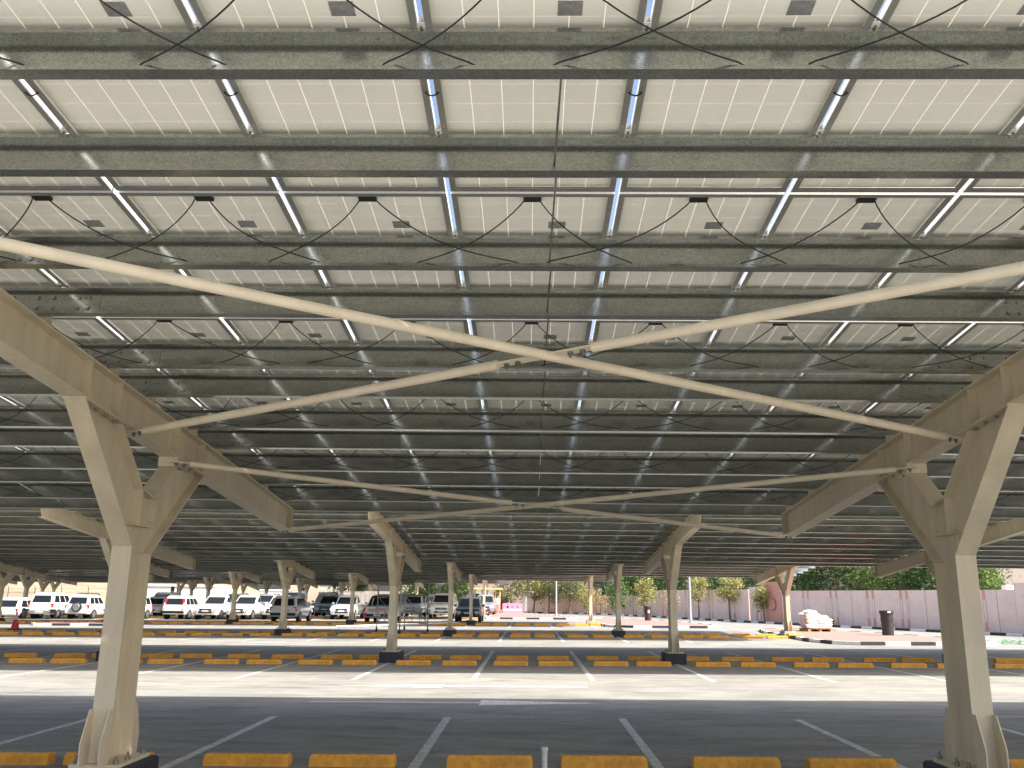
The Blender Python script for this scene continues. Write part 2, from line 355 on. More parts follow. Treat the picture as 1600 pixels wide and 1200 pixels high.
island('pavement', [(-41, 57.5), (-33.4, 57.3), (-32.9, 58.2), (-33.3, 59.3), (-41, 59.6)])
KERB = [(30.4, 23.6), (26.2, 34), (22.9, 42.7), (21.6, 46.2), (20.1, 50.4), (18.3, 55.6), (16.1, 62.2), (13.7, 71.0), (10.9, 81), (7.8, 90.2), (3.5, 97), (-1.2, 101.5)]
island('kerb_back', KERB[::-1], closed=False, kw=.15)
# ground strip between the back kerb and the wall
vg = MB()
WALLP = []
for i, p in enumerate(KERB):
    a = Vector(KERB[max(i-1, 0)]); b = Vector(KERB[min(i+1, len(KERB)-1)]); d = (b-a).normalized(); n = Vector((d.y, -d.x)); WALLP.append(Vector(p)+n*1.35)
for i in range(len(KERB)-1):
    q = [Vector(KERB[i]), WALLP[i], WALLP[i+1], Vector(KERB[i+1])]
    d = (WALLP[i]-q[0]).normalized()*.12
    q[0] = q[0]+d; q[3] = q[3]+d
    vg.add([(p.x, p.y, gz(p.x)+.10) for p in q], [(0, 1, 2, 3)])
tag(vg.build('verge', mat('verge_sand', (.40, .33, .25), .95, noise=.3, nscale=2)), None, None, kind='structure')
# yellow painted column stand kerbs at row ends
for k, nm in ((2, 'third'), (3, 'fourth')):
    x = X0 + (2 if k == 2 else 1)*B
    mb = MB(); mb.cbox((x-.1, DD(k)-1.0, gz(x)-.1), (x+.55, DD(k)-.51, gz(x)+.19), .05)
    tag(mb.build('yellow_kerb_block', M['yellow']), 'yellow painted concrete block round the end column foot of the %s canopy row' % nm, 'kerb block', 'yellow blocks at row ends')

# ------------------------------------------------------------------ wheel stops
def stop_mesh():
    mb = MB(); w_, d, h = .44, .085, .115
    V = []
    for z, e in ((0, 0), (h-.03, .005), (h, .028)):
        V += [(-w_+e, -d+e, z), (w_-e, -d+e, z), (w_-e, d-e, z), (-w_+e, d-e, z)]
    mb.add(V, [(0,1,5,4),(1,2,6,5),(2,3,7,6),(3,0,4,7),(4,5,9,8),(5,6,10,9),(6,7,11,10),(7,4,8,11),(3,2,1,0)])
    mb.add([(-w_+.028, -d+.028, h), (w_-.028, -d+.028, h), (w_-.028, d-.028, h), (-w_+.028, d-.028, h)], [(0, 1, 2, 3)], 1)
    me = bpy.data.meshes.new('wheel_stop'); me.from_pydata(mb.v, [], mb.f); me.materials.append(M['yellow']); me.materials.append(M['dusty'])
    me.polygons.foreach_set('material_index', mb.m); return me
SM = stop_mesh(); rs = random.Random(3)
for k in range(0, 5):
    xa, xb = ROWX[k]
    for side in ((1,) if k == 0 else (-1, 1)):
        yy = DD(k) + (1.36 if k == 0 else (1.0 if side > 0 else -1.12))
        cand = []
        i0 = math.floor((xa-X0)/2.5)
        for i in range(i0, 12):
            for off in (.76, 1.88):
                x = X0+2.5*i+off+rs.uniform(-.07, .07)
                ry = rs.uniform(-.015, .015); yj = rs.uniform(-.04, .04)
                if x > xb or not inframe((x, yy, .05), 45): continue
                cand.append((x, yy+yj, ry))
        cand.sort(reverse=True)
        for q, (x, y, ry) in enumerate(cand):
            o = link('wheel_stop', SM, None, (x, y, gz(x))); o.rotation_euler = (0, -math.atan(GA), ry)
            tag(o, 'yellow wheel stop, %s line under the %s canopy row, %s from the right' % ('far' if side > 0 else 'near', ROWN[k], ordi(q+1)), 'wheel stop', 'yellow wheel stops along the parking rows')
# short white stub post between the nearest stops
mb = MB(); mb.tube([(0, 0, 0), (0, 0, .27)], .026, 12); mb.tube([(0, 0, .27), (0, 0, .30)], .034, 12)
tag(mb.build('stub_post', M['whitepaint'], None, False, (.155, 8.95, 0)), 'short white pipe stub standing between two nearest yellow wheel stops', 'post')

# ------------------------------------------------------------------ support frames (Y columns with rafter)
RD = .34; RT = .31              # rafter depth, rafter top below panel plane
def frame(k, i):
    X = X0+B*i + (.13 if k == 2 else 0); D = DD(k); dz = DZ(k); g = gz(X)
    top = ROOF+dz-RT            # rafter top at the column line
    side = 'left' if i <= 0 else 'right'
    if k == 0: lab = {0: 'large cream Y-shaped column in the left foreground carrying its sloping rafter', 1: 'large cream Y-shaped column in the right foreground carrying its sloping rafter'}.get(i, 'cream Y-shaped column of the nearest canopy row outside the foreground bay, number %s from the %s' % (abs(i)+1, side))
    else: lab = 'cream Y-shaped steel column of the %s canopy row, %s from the row end at right' % (ROWN[k], ordi(max(1, {1: 3, 2: 2, 3: 1, 4: 0, 5: -1, 6: -2}[k]-i+1)))
    root = empty('canopy_column', (X, D, g), lab, 'column', 'cream Y-shaped columns carrying the solar canopies')
    ft = .014; hw = .09
    bz = lambda y: top-RD-S*y-g    # rafter underside, local z (local y)
    pb = .30; sh = 0
    # plinth
    mb = MB(); mb.cbox((-.27, -.50, -.25), (.27, .30, pb-.03), .02); mb.build('plinth', M['kerbg'] if (k, i) in ((2, 2), (3, 1), (4, 0)) else M['plinth'], root)
    # base plate with nuts
    mb = MB(); mb.box((-.21, -.42, pb-.029), (.21, .22, pb)); bp = mb.build('base_plate', M['cream'], root)
    mb = MB()
    for x in (-.17, .17):
        for y in (-.37, -.15, .17):
            mb.tube([(x, y, pb+.001), (x, y, pb+.03)], .022, 6); mb.tube([(x, y, pb+.031), (x, y, pb+.065)], .011, 8)
    if k < 3: mb.build('anchor_bolts', M['bolt'], bp)
    F1z = 2.09+dz-g; B1z = 2.04+dz-g; dzl = dz-g
    F = -.35; Bk = .08
    nt_ = (-1.48, bz(-1.48)-.016); ni = (-.80, bz(-.8)-.016); cL = (-.24, 2.62+dzl); cR = (.02, 2.57+dzl); fi = (.46, bz(.46)-.10); fo = (1.24, bz(1.24)-.016)
    # trunk: flanges and web
    mb = MB()
    mb.box((-hw, F, pb+.001), (hw, F+ft, F1z)); mb.box((-hw, Bk-ft, pb+.001), (hw, Bk, B1z))
    mb.box((-.005, F+ft, pb+.001), (.005, Bk-ft, B1z))
    mb.build('trunk', M['cream'], root)
    # foot gussets
    mb = MB()
    for x in (-hw, hw-.012):
        mb.prism([(F-.001, pb+.001), (F-.16, pb+.001), (F-.17, pb+.18), (F-.06, pb+.44), (F-.001, pb+.44)], 'x', x, x+.012)
        mb.prism([(Bk+.001, pb+.001), (Bk+.001, pb+.44), (Bk+.06, pb+.44), (Bk+.15, pb+.18), (Bk+.14, pb+.001)], 'x', x, x+.012)
    for sx in (-1, 1):
        a, b = sorted((sx*(hw+.001), sx*(hw+.11)))
        pass
    mb.build('foot_gusset', M['cream'], root)
    # near arm
    mb = MB(); gp = .003
    mb.beam((F, F1z+.001), nt_, .18, -ft)                      # outer flange
    mb.beam(cL, ni, .18, ft)                                    # inner flange
    mb.prism([(F+ft+gp, F1z), (nt_[0]+.03, nt_[1]), (ni[0]-.01, ni[1]), (cL[0]-.008, cL[1]), (cL[0]-.008, B1z+.001), (F+ft+gp, B1z+.001)], 'x', -.005, .005)
    mb.box((-hw, cL[0]-.008, B1z+.25), (hw, cL[0]+.004, cL[1]-.002))
    mb.box((-hw+.01, F+ft+.002, B1z+.24), (hw-.01, Bk-ft-.002, B1z+.249))
    # top plate
    y0, y1 = nt_[0]-.01, ni[0]+.04
    mb.prism([(y0, bz(y0)-.015), (y1, bz(y1)-.015), (y1, bz(y1)-.001), (y0, bz(y0)-.001)], 'x', -.10, .10)
    mb.build('arm', M['cream'], root)
    # far arm
    mb = MB()
    mb.beam((Bk, B1z+.001), fo, .18, ft)
    mb.beam(cR, fi, .18, -ft)
    mb.prism([(Bk-ft-.004, B1z+.002), (fo[0]-.03, fo[1]), (fi[0]+.01, fi[1]+.0), (cR[0]+.008, cR[1]), (cL[0]+.008, cL[1]), (cL[0]+.008, B1z+.002)], 'x', -.005, .005)
    mb.beam(cL, cR, .18, -.012)                                # cap plate over the crotch
    mb.prism([(.10+cR[0]*0, B1z+.30), (.112, B1z+.30), (.112, B1z+.55), (.10, B1z+.55)], 'x', -hw+.01, hw-.01)
    y0, y1 = fi[0]-.01, fo[0]+.03
    mb.prism([(y0, bz(y0)-.10), (y0+.2, bz(y0+.2)-.017), (y1, bz(y1)-.015), (y1, bz(y1)-.001), (y0, bz(y0)-.001)], 'x', -.10, .10)
    mb.build('arm', M['cream'], root)
    # rafter
    ya, yb = -4.6, 4.95
    ra = link_empty_mesh = None
    mb = MB(); T = lambda y: top-S*y-g
    mb.prism([(ya, T(ya)), (yb, T(yb)), (yb, T(yb)-ft), (ya, T(ya)-ft)], 'x', -hw, hw)
    mb.prism([(ya+.12, bz(ya+.12)), (yb, bz(yb)), (yb, bz(yb)+ft), (ya+.12, bz(ya+.12)+ft)], 'x', -hw, hw)
    mb.prism([(ya, T(ya)-ft), (yb, T(yb)-ft), (yb, bz(yb)+ft), (ya+.12, bz(ya+.12)+ft), (ya, T(ya)-.12)], 'x', -.004, .004)
    rf = mb.build('rafter', M['cream'], root)
    mb = MB()
    for y in (-1.42, -.86, .50, 1.2):
        for sx in (-1, 1):
            a, b = sorted((sx*.005, sx*(hw-.008)))
            mb.prism([(y, T(y)-ft-.001), (y+.01, T(y+.01)-ft-.001), (y+.01, bz(y+.01)+ft+.001), (y, bz(y)+ft+.001)], 'x', a, b)
    mb.prism([(yb+.001, T(yb)-.0), (yb+.012, T(yb)-.001), (yb+.012, bz(yb)), (yb+.001, bz(yb))], 'x', -hw, hw)
    mb.prism([(ya-.011, T(ya)), (ya-.001, T(ya)), (ya-.001, T(ya)-.12), (ya-.011, T(ya)-.12)], 'x', -hw, hw)
    mb.build('stiffeners', M['cream'], rf)
    if k < 2:
        mb = MB()
        for y in (-1.22, -1.05, -.88, .72, .9, 1.08):
            for sx in (-1, 1):
                x = sx*.055; z = bz(y)-.016
                mb.tube([(x, y, z), (x, y, z-.018)], .017, 6); mb.tube([(x, y, z-.0181), (x, y, z-.03)], .009, 6)
        mb.build('arm_bolts', M['bolt'], root)
    # purlin cleats on the rafter
    mb = MB()
    for yp in PUR:
        if ya < yp-D0 < yb+.9:
            y = yp-D0
            if y > yb-.12: continue
            z = T(y)
            mb.prism([(y+.074, z+.001), (y+.082, z+.001), (y+.082, z+.22), (y+.074, z+.22)], 'x', -.06, .06)
            mb.prism([(y+.084, z+.001), (y+.16, z+.001), (y+.084, z+.14)], 'x', -.005, .005)
    mb.build('purlin_cleats', M['cream'], rf)
    return root
# purlin positions, given for the nearest row (y), roof-relative for the others
PUR = [3.45, 4.25, 5.36, 6.15, 7.28, 8.08, 9.19, 10.0, 11.11, 11.91, 13.02, 13.83]
D0 = D1
NB = {0: (-1, 2), 1: (-3, 3), 2: (-5, 2), 3: (-6, 1), 4: (-7, 0), 5: (-8, -1), 6: (-9, -2)}
for k, (a, b) in NB.items():
    for i in range(a, b+1): frame(k, i)

# ------------------------------------------------------------------ purlins
CX = {k: (X0+B*a-2.1, X0+B*b+2.1) for k, (a, b) in NB.items()}
PD = .225
tilt = -math.atan(S)
def purlin_profile():
    o = .07; t_ = .003; l = .022; d = PD
    # C opening towards -y; local z 0 at top, y 0 at web back
    return [(0, 0), (-o, 0), (-o, -l), (-o+t_, -l), (-o+t_, -t_), (-t_, -t_), (-t_, -d+t_), (-o+t_, -d+t_), (-o+t_, -d+l), (-o, -d+l), (-o, -d), (0, -d)]
for k in NB:
    xa, xb = CX[k]
    if k == 0: xa, xb = -13.5, 14
    for q, yp in enumerate(PUR):
        y = DD(k)+(yp-D0)+.07; mb = MB()
        xm = (xa+xb)/2
        mb.prism(purlin_profile()[::-1], 'x', xa-xm, xb-xm)
        o = mb.build('purlin', M['galv'], None, False, (xm, y, roof(k, y)-.001)); o.rotation_euler.x = tilt
        tag(o, 'galvanised steel purlin of the %s canopy row, %s from its camera-side edge' % (ROWN[k], ordi(q+1)), 'purlin', 'galvanised purlins under the solar panels')
        if k < 2:
            for i in range(NB[k][0], NB[k][1]+1):
                x = X0+B*i-xm; pb_ = MB()
                if not (xa-xm < x < xb-xm): continue
                pb_.box((x-.42, -.0065, -PD+.006), (x+.42, -.0031, -.006))
                for sx in ((-.33, -.25, -.06, .06, .25, .33) if k == 0 else (-.3, -.06, .06, .3)):
                    for z in (-.075, -.155): pb_.tube([(x+sx, -.0066, z), (x+sx, -.020, z)], .0165, 8)
                pb_.build('splice_plate', M['galv'], o)

# ------------------------------------------------------------------ sag rods
for k in (0, 1):
    for i in range(-1, 2) if k == 0 else range(-2, 3):
        x = X0+B*i+3.8
        for q in range(len(PUR)-1):
            y0 = DD(k)+PUR[q]-D0+.09; y1 = DD(k)+PUR[q+1]-D0+.045
            if k == 0 and not inframe((x, (y0+y1)/2, roof(k, y0)), 10): continue
            if k == 1 and q % 2: continue
            mb = MB(); z0 = roof(k, y0)-.08; z1 = roof(k, y1)-.175
            mb.tube([(x, y0, z0), (x-.02, y1, z1)], .006, 6); mb.tube([(x-.02, y1-.012, z1), (x-.02, y1+.004, z1-.001)], .013, 6)
            tag(mb.build('tie_rod', M['galv']), 'thin steel tie rod between purlins %s and %s, %s canopy row, %s bay' % (ordi(q+1), ordi(q+2), ROWN[k], {-2: 'second left', -1: 'left', 0: 'middle', 1: 'right', 2: 'second right'}[i]), 'tie rod', 'tie rods between purlins')

# ------------------------------------------------------------------ solar panels
FW, FL, FH = PX-.028, PY-.016, .04
def panel_meshes():
    hx, hy = FW/2, FL/2; fl = .036
    fr = MB()
    for sx in (-1, 1):
        a, b = sorted((sx*hx, sx*(hx-.003))); fr.box((a, -hy, 0), (b, hy, FH), 2)
        a, b = sorted((sx*(hx-.0031), sx*(hx-fl))); fr.box((a, -hy+.0031, 0), (b, hy-.0031, .002))
    for sy in (-1, 1):
        a, b = sorted((sy*hy, sy*(hy-.003))); fr.box((-hx+.0031, a, 0), (hx-.0031, b, FH-.0002))
        a, b = sorted((sy*(hy-.0032), sy*(hy-fl))); fr.box((-hx+fl+.0001, a, 0), (hx-fl-.0001, b, .0019))
    for sx in (-1, 1):
        for y in (-.8, -.72, -.3, .3, .72, .8): fr.tube([(sx*(hx-.018), y, -.0004), (sx*(hx-.018), y, .0001)], .004, 8, 1)
    f = bpy.data.meshes.new('panel_frame'); f.from_pydata(fr.v, [], fr.f); f.materials.append(M['alu']); f.materials.append(M['kerbw']); f.materials.append(M['aluw']); f.polygons.foreach_set('material_index', fr.m)
    lm = bpy.data.meshes.new('backsheet'); z = FH-.006
    lm.from_pydata([(-hx+.004, -hy+.004, z), (hx-.004, -hy+.004, z), (hx-.004, hy-.004, z), (-hx+.004, hy-.004, z)], [], [(3, 2, 1, 0)]); lm.materials.append(M['lam'])
    jb = MB(); jb.cbox((-.055, -hy+.045, .012), (.055, -hy+.115, z-.001), .004); jb.box((-.03, -hy+.03, .016), (-.015, -hy+.0449, .028)); jb.box((.015, -hy+.03, .016), (.03, -hy+.0449, .028))
    j = bpy.data.meshes.new('junction_box'); j.from_pydata(jb.v, [], jb.f); j.materials.append(M['black'])
    lb = MB(); lb.box((.105, -hy+.39, z-.0015), (.215, -hy+.48, z-.0005)); l = bpy.data.meshes.new('rating_label'); l.from_pydata(lb.v, [], lb.f); l.materials.append(M['label'])
    cl = MB()
    for y in (-PY/2+.535, -PY/2+1.325):
        cl.box((hx+.003, y-.03, .012), (hx+.025, y-.005, FH+.004), 1); cl.box((hx-.004, y-.045, -.0035), (hx+.032, y-.005, -.0012), 0); cl.tube([(hx+.014, y-.02, -.0036), (hx+.014, y-.02, -.014)], .007, 6, 1)
    cme = bpy.data.meshes.new('clamps'); cme.from_pydata(cl.v, [], cl.f); cme.materials.append(M['aluw']); cme.materials.append(M['bolt']); cme.polygons.foreach_set('material_index', cl.m)
    global CLM; CLM = cme
    return f, lm, j, l
CLM = None
PMf, PMl, PMj, PMb = panel_meshes()
CABS = []
rc = random.Random(11)
for v in range(10):
    for s_ in (-1, 1):
        ex = rc.uniform(.56, .88); pw = rc.uniform(1.7, 3.2); sag = rc.uniform(.205, .214); pts = []; wob = rc.uniform(-.02, .02)
        for t_ in range(15):
            t = t_/14
            pts.append((s_*(.022+ex*t+wob*math.sin(t*6)), -FL/2+.04+.47*(t**.8), .018-sag*(1-(1-t)**pw)))
        pts.append((s_*(ex+.05), -FL/2+.53, pts[-1][2]-.002))
        mb = MB(); mb.tube(pts, .0042, 6); me = bpy.data.meshes.new('cable'); me.from_pydata(mb.v, [], mb.f); me.materials.append(M['cable']); CABS.append((s_, me))
PROWS0 = [4.84-PY/2+PY*i for i in range(-0, 6)]       # panel row centres, nearest canopy
XG = -.505                                             # x of a gap line
cands = []
for k in range(7):
    xa, xb = CX[k]
    if k == 0: xa, xb = -13.4, 13.9
    for r_, yc in enumerate(PROWS0):
        y = DD(k)+yc-D0
        i0 = math.ceil((xa-XG)/PX); i1 = math.floor((xb-XG)/PX)
        for i in range(i0, i1):
            x = XG+PX*(i+.5) - (.13 if k > 1 else 0)
            vis = inframe((x, y, roof(k, y)), 300 if k == 0 else 60); q = proj((x, y, roof(k, y)))
            d = math.hypot(x, y)
            cands.append((0 if vis else 1, k, d, r_, i, x, y))
cands.sort(key=lambda c: (c[0], c[1] if c[1] < 2 else 2, c[2]))
far = MB(); npan = 0; tieme = None
mbt = MB(); mbt.tube([(FW/2-.02, .02, -.001), (FW/2-.005, .02, -.014), (FW/2+.014, .02, -.022), (FW/2+.035, .02, -.014), (FW/2+.048, .02, -.001)], .004, 6)
tieme = bpy.data.meshes.new('earth_lead'); tieme.from_pydata(mbt.v, [], mbt.f); tieme.materials.append(M['cable'])
for vis, k, d, r_, i, x, y in cands:
    z = roof(k, y)
    if vis == 0 and k < 2 and npan < 298:
        npan += 1
        side = ('%s left' % ordi(-i) if i < 0 else ('%s right' % ordi(i) if i > 0 else 'directly'))
        root = empty('solar_panel', (x, y, z), None, None)
        root.rotation_euler.x = tilt
        lab = 'solar panel, %s canopy, %s line from its high edge, %s tie rods' % ('nearest' if k == 0 else 'second', ordi(r_+1), side+(' of' if i else ' over'))
        tag(root, lab, 'solar panel', 'solar panels on the canopy roofs')
        link('frame', PMf, root); link('backsheet', PMl, root)
        link('junction_box', PMj, root); link('clamps', CLM, root) if k == 0 else None; link('rating_label', PMb, root)
        if k == 0 or abs(x) < 12:
            a = rc.randrange(10)*2; link('cable', CABS[a][1], root); a = rc.randrange(10)*2+1; link('cable', CABS[a][1], root)
        if k == 0 and r_ == 0: link('earth_lead', tieme, root)
    else:
        hx, hy = FW/2, FL/2; c, s_ = math.cos(tilt), math.sin(tilt)
        P = [(x+a*hx, y+b*hy*c-h*s_, z+b*hy*s_+h*c) for h in (0.0, FH) for a, b in ((-1, -1), (1, -1), (1, 1), (-1, 1))]
        far.add(P, [(3, 2, 1, 0)], 1); far.add(P, [(4, 5, 6, 7)], 2); far.add(P, [(0, 1, 5, 4), (1, 2, 6, 5), (2, 3, 7, 6), (3, 0, 4, 7)], 0)
o = far.build('solar_panels', [M['alu'], M['lamfar'], M['glassdk']]); tag(o, 'remaining solar panels roofing the canopy rows further back', 'solar panels', None, 'stuff')

# ------------------------------------------------------------------ X braces
XL, XR = X0+.02, X0+B-.02
def brace_plane(y, c=3.81): return c-S*y
def brace(y_l, y_r, split, lab, r=.034, c=3.81):
    a = Vector((XL, y_l, brace_plane(y_l, c))); b = Vector((XR, y_r, brace_plane(y_r, c))); d = (b-a).normalized(); L_ = (b-a).length
    root = empty('cross_brace', a, lab, 'brace', 'cream cross braces under the nearest canopy')
    loc = lambda p: p-a
    mid = (a+b)/2
    n = d.cross(Vector((0, S, 1)).normalized()).normalized(); up = n.cross(d).normalized()
    segs = [(a+d*.22, b-d*.22)] if not split else [(a+d*.22, mid-d*.36), (mid+d*.36, b-d*.22)]
    for p, q in segs:
        mb = MB(); pts = [loc(p)]
        for t_ in range(1, 8): pts.append(loc(p.lerp(q, t_/8))-Vector((0, 0, .003*math.sin(math.pi*t_/8))))
        pts.append(loc(q)); mb.tube(pts, r, 20); mb.build('pipe', M['pipe'], root, True)
    def pl(p, q, w_, th):
        mb = MB(); p = loc(p); q = loc(q)
        V = [p-n*w_, q-n*w_, q+n*w_, p+n*w_]; mb.add([v-up*th for v in V]+[v+up*th for v in V], [(3, 2, 1, 0), (4, 5, 6, 7), (0, 1, 5, 4), (1, 2, 6, 5), (2, 3, 7, 6), (3, 0, 4, 7)])
        mb.build('end_plate', M['pipe'], root)
    pl(a+d*.03, a+d*.28, .034, .005); pl(b-d*.28, b-d*.03, .034, .005)
    if split: pl(mid-d*.42, mid-d*.05, .040, .005); pl(mid+d*.05, mid+d*.42, .040, .005)
    ps = [a+d*.09, a+d*.17, b-d*.17, b-d*.09]+([mid-d*.29, mid-d*.2, mid+d*.2, mid+d*.29] if split else [])
    for p in ps:
        mb = MB(); p = loc(p); mb.tube([p-up*.0061, p-up*.024], .02, 6); mb.tube([p-up*.0241, p-up*.042], .01, 6)
        mb.build('bolt', M['bolt'], root)
brace(3.65, 7.72, False, 'long unbroken cream brace pipe running from upper left down to the right rafter')
brace(7.74, 3.70, True, 'jointed cream brace pipe from left rafter rising to upper right, spliced at crossing')
brace(8.66, 12.85, True, 'further thin brace pipe from left Y column toward the far right rafter end', .029, 3.785)
brace(12.8, 8.62, False, 'further thin brace pipe from right Y column toward the far left rafter end', .029, 3.785)

# ------------------------------------------------------------------ boundary wall
def wall_at(px):
    r = (px-828)/1370
    for i in range(len(WALLP)-1):
        a, b = WALLP[i], WALLP[i+1]; fa = a.x-r*a.y; fb = b.x-r*b.y
        if fa*fb <= 0: return a.lerp(b, fa/(fa-fb))
    return WALLP[0] if r > WALLP[0].x/WALLP[0].y else WALLP[-1]
def wall_pts(p0, p1):
    A_, B_ = wall_at(p0), wall_at(p1); return [A_]+[w_ for w_ in WALLP if B_.y < w_.y < A_.y][::-1]+[B_]
def wall_section(p0, p1, zt, label, m=0, proud=0, stripes=(), seams=()):
    mb = MB(); P = wall_pts(p0, p1)
    def slab(a, b, z0, z1, off, th, mi):
        d = (b-a).normalized(); n = Vector((-d.y, d.x))
        if n.y > 0: n = -n                      # towards the car park
        q = [a+n*off, b+n*off, b+n*(off-th), a+n*(off-th)]
        V = [(p.x, p.y, z0) for p in q]+[(p.x, p.y, z1) for p in q]
        mb.add(V, [(3, 2, 1, 0), (4, 5, 6, 7), (0, 1, 5, 4), (1, 2, 6, 5), (2, 3, 7, 6), (3, 0, 4, 7)], mi)
    for i in range(len(P)-1): slab(P[i], P[i+1], -.3, zt, proud, .22+proud, m)
    for px in stripes:
        c = wall_at(px); c2 = wall_at(px+.5); d = (c2-c).normalized()*.095; g = gz(c.x)+.1; H = zt-g
        for (z0, z1, mi, off, k_) in ((g+H*.77, zt-.0, 1, .012, 1), (g+.02, g+H*.23, 1, .012, 1), (g+H*.23+.001, g+H*.77-.001, 2, .003, 1.0), (g+H*.23+.001, g+H*.77-.001, 0, .008, .78)):
            slab(c-d*k_, c+d*k_, z0, z1, proud+off, off+.002, mi)
    for px in seams:
        c = wall_at(px); c2 = wall_at(px+.5); d = (c2-c).normalized()*.012; slab(c-d, c+d, gz(c.x), zt-.01, proud+.003, .006, 2)
    tag(mb.build('boundary_wall', [M['wallp'], M['wallr'], M['wallgr']]), label, 'wall', 'pink boundary wall sections')
wall_section(1557, 1760, 2.66, 'tall pale pink boundary wall section at the far right edge', stripes=(1592, 1603, 1650, 1662))
wall_section(1208.5, 1556.7, 2.33, 'long pale pink boundary wall section with paired salmon stripes behind the black bin', stripes=(1213, 1219.5, 1241, 1248, 1282.5, 1291, 1337, 1345.7, 1387, 1396, 1453, 1463, 1500, 1511), seams=(1313, 1423.7, 1530))
wall_section(1184.5, 1208.3, 2.95, 'solid salmon boundary wall panel carrying the dark crescent emblem', m=1, proud=.06)
wall_section(1160, 1184.3, 2.62, 'short pale pink wall section left of the salmon panel', stripes=(1170.5, 1177))
wall_section(1018, 1158.3, 2.45, 'pale pink boundary wall section behind the yellowish young trees', stripes=(1030, 1036, 1064, 1069.3, 1099, 1104.5, 1131, 1137), seams=(1050, 1118))
wall_section(905, 1017.5, 1.95, 'lower pale pink wall section behind the green and brown young trees', stripes=(925, 929, 943, 947, 971, 985, 989, 1013))
wall_section(822, 904.7, 2.0, 'farthest low pink wall section behind the dark olive trees', stripes=(850, 862, 866, 884, 888))
c = wall_at(1196.5); c2 = wall_at(1198); d = (c2-c).normalized(); n = Vector((-d.y, d.x)); n = -n if n.y > 0 else n
mb = MB(); V = []; NN = 28; cc = Vector((c.x, c.y, 1.42))+Vector((n.x, n.y, 0))*.075; D3 = Vector((d.x, d.y, 0)); N3 = Vector((n.x, n.y, 0))
for i in range(NN+1):
    a = math.radians(-130+250*i/NN); t = .012+.085*math.sin(math.pi*min(1, max(0, i/NN)))
    for r_, o_ in ((.44, 0), (.44-t, 0), (.44-t, .03), (.44, .03)):
        V.append(cc+D3*math.cos(a)*r_+Vector((0, 0, math.sin(a)*r_))+N3*o_)
F_ = []
for i in range(NN):
    for j in range(4): F_.append((i*4+j, i*4+(j+1) % 4, (i+1)*4+(j+1) % 4, (i+1)*4+j))
mb.add(V, F_); tag(mb.build('wall_emblem', M['wallgr']), 'dark crescent shaped emblem mounted on the salmon wall panel', 'emblem')

# ------------------------------------------------------------------ buildings and other far structures
def bld(name, x0, y0, x1, y1, h, m, label, wins=(), roof_=None):
    g = gz(x0)-.4; root = empty(name, ((x0+x1)/2, y0, g), label, 'building'); cx = (x0+x1)/2
    mb = MB(); mb.box((x0-cx, 0, 0), (x1-cx, y1-y0, h)); mb.build('wall', m, root)
    mb = MB(); mb.box((x0-cx-.15, -.15, h+.002), (x1-cx+.15, y1-y0+.15, h+.2)); mb.build('roof', roof_ or m, root)
    for (wx0, wz0, wx1, wz1) in wins:
        mb = MB(); mb.box((wx0-cx, -.03, wz0-g), (wx1-cx, -.002, wz1-g)); f = mb.build('window', M['offw'], root)
        mb = MB(); mb.box((wx0-cx+.06, -.035, wz0-g+.06), (wx1-cx-.06, -.031, wz1-g-.06)); mb.build('pane', M['glassdk'], f)
    return root
bld('gate_building', -7.2, 103, -.6, 112, 5.6, M['mauve'], 'mauve gate building behind the ochre shelter and red barrier', wins=[(-6.3, 1.35, -5.6, 2.1), (-5.3, 1.35, -4.6, 2.1), (-4.3, 1.35, -3.6, 2.1), (-3.4, .2, -2.3, 2.2)])
bld('annex_building', -.55, 106, 4.0, 112, 2.6, M['grey'], 'low grey wing of the gate building behind the pink barrier')
bld('perimeter_building', 27.5, 62, 60, 74, 6.5, M['mauve'], 'big plain mauve building rising behind the tall wall at right edge')
bld('white_building', -50.5, 116, -41, 124, 3.3, M['offw'], 'white single storey building with two small windows beyond the left canopies', wins=[(-46.6, 1.4, -46.0, 2.6), (-45.8, 1.4, -45.2, 2.6)])
bld('guard_hut', -26.3, 112, -22.9, 116, 3.6, M['offw'], 'white square hut with one small dark window beyond the parked pickups', wins=[(-24.6, 2.4, -24.1, 2.8)])
bld('beige_building', -31.5, 118, -27.2, 124, 4.2, M['beige'], 'beige block standing left of the white hut', wins=[(-30.3, 1.6, -29.5, 2.7)])
bld('sand_building', -15.5, 108, -12.9, 113, 4.4, M['beige'], 'beige block rising over the concrete wall behind the scaffold', wins=[(-14.6, 2.0, -14.0, 3.0)])
bld('grey_building', -40.5, 135, -33, 142, 2.9, M['offw'], 'low whitish shed far beyond the left car rows')
mb = MB(); mb.box((-21.5, 101, -.6), (-13.2, 101.2, 2.15))
for i in range(17): mb.box((-21.4+i*.5, 100.97, -.6), (-21.36+i*.5, 100.998, 2.14))
tag(mb.build('concrete_wall', mat('weathered_wall', (.42, .37, .32), .95, noise=.25, nscale=1.2)), 'weathered pale concrete wall below trees behind the pickup trucks', 'wall')
# ochre shelter
root = empty('entrance_shelter', (-4.6, 94, 0), 'ochre roofed entrance shelter on posts in front of the gate building', 'shelter')
mb = MB(); mb.box((-1.7, -1, 2.42), (1.75, 1.6, 2.58)); mb.build('roof', M['ochre'], root)
for x, m_ in ((-1.1, 'galv_pole'), (-.35, 'galv_pole'), (.2, 'galv_pole'), (1.05, 'ochre'), (1.5, 'ochre')):
    mb = MB(); mb.tube([(x, 0, -.1), (x, 0, 2.419)], .07, 10); mb.build('post', M[m_], root)
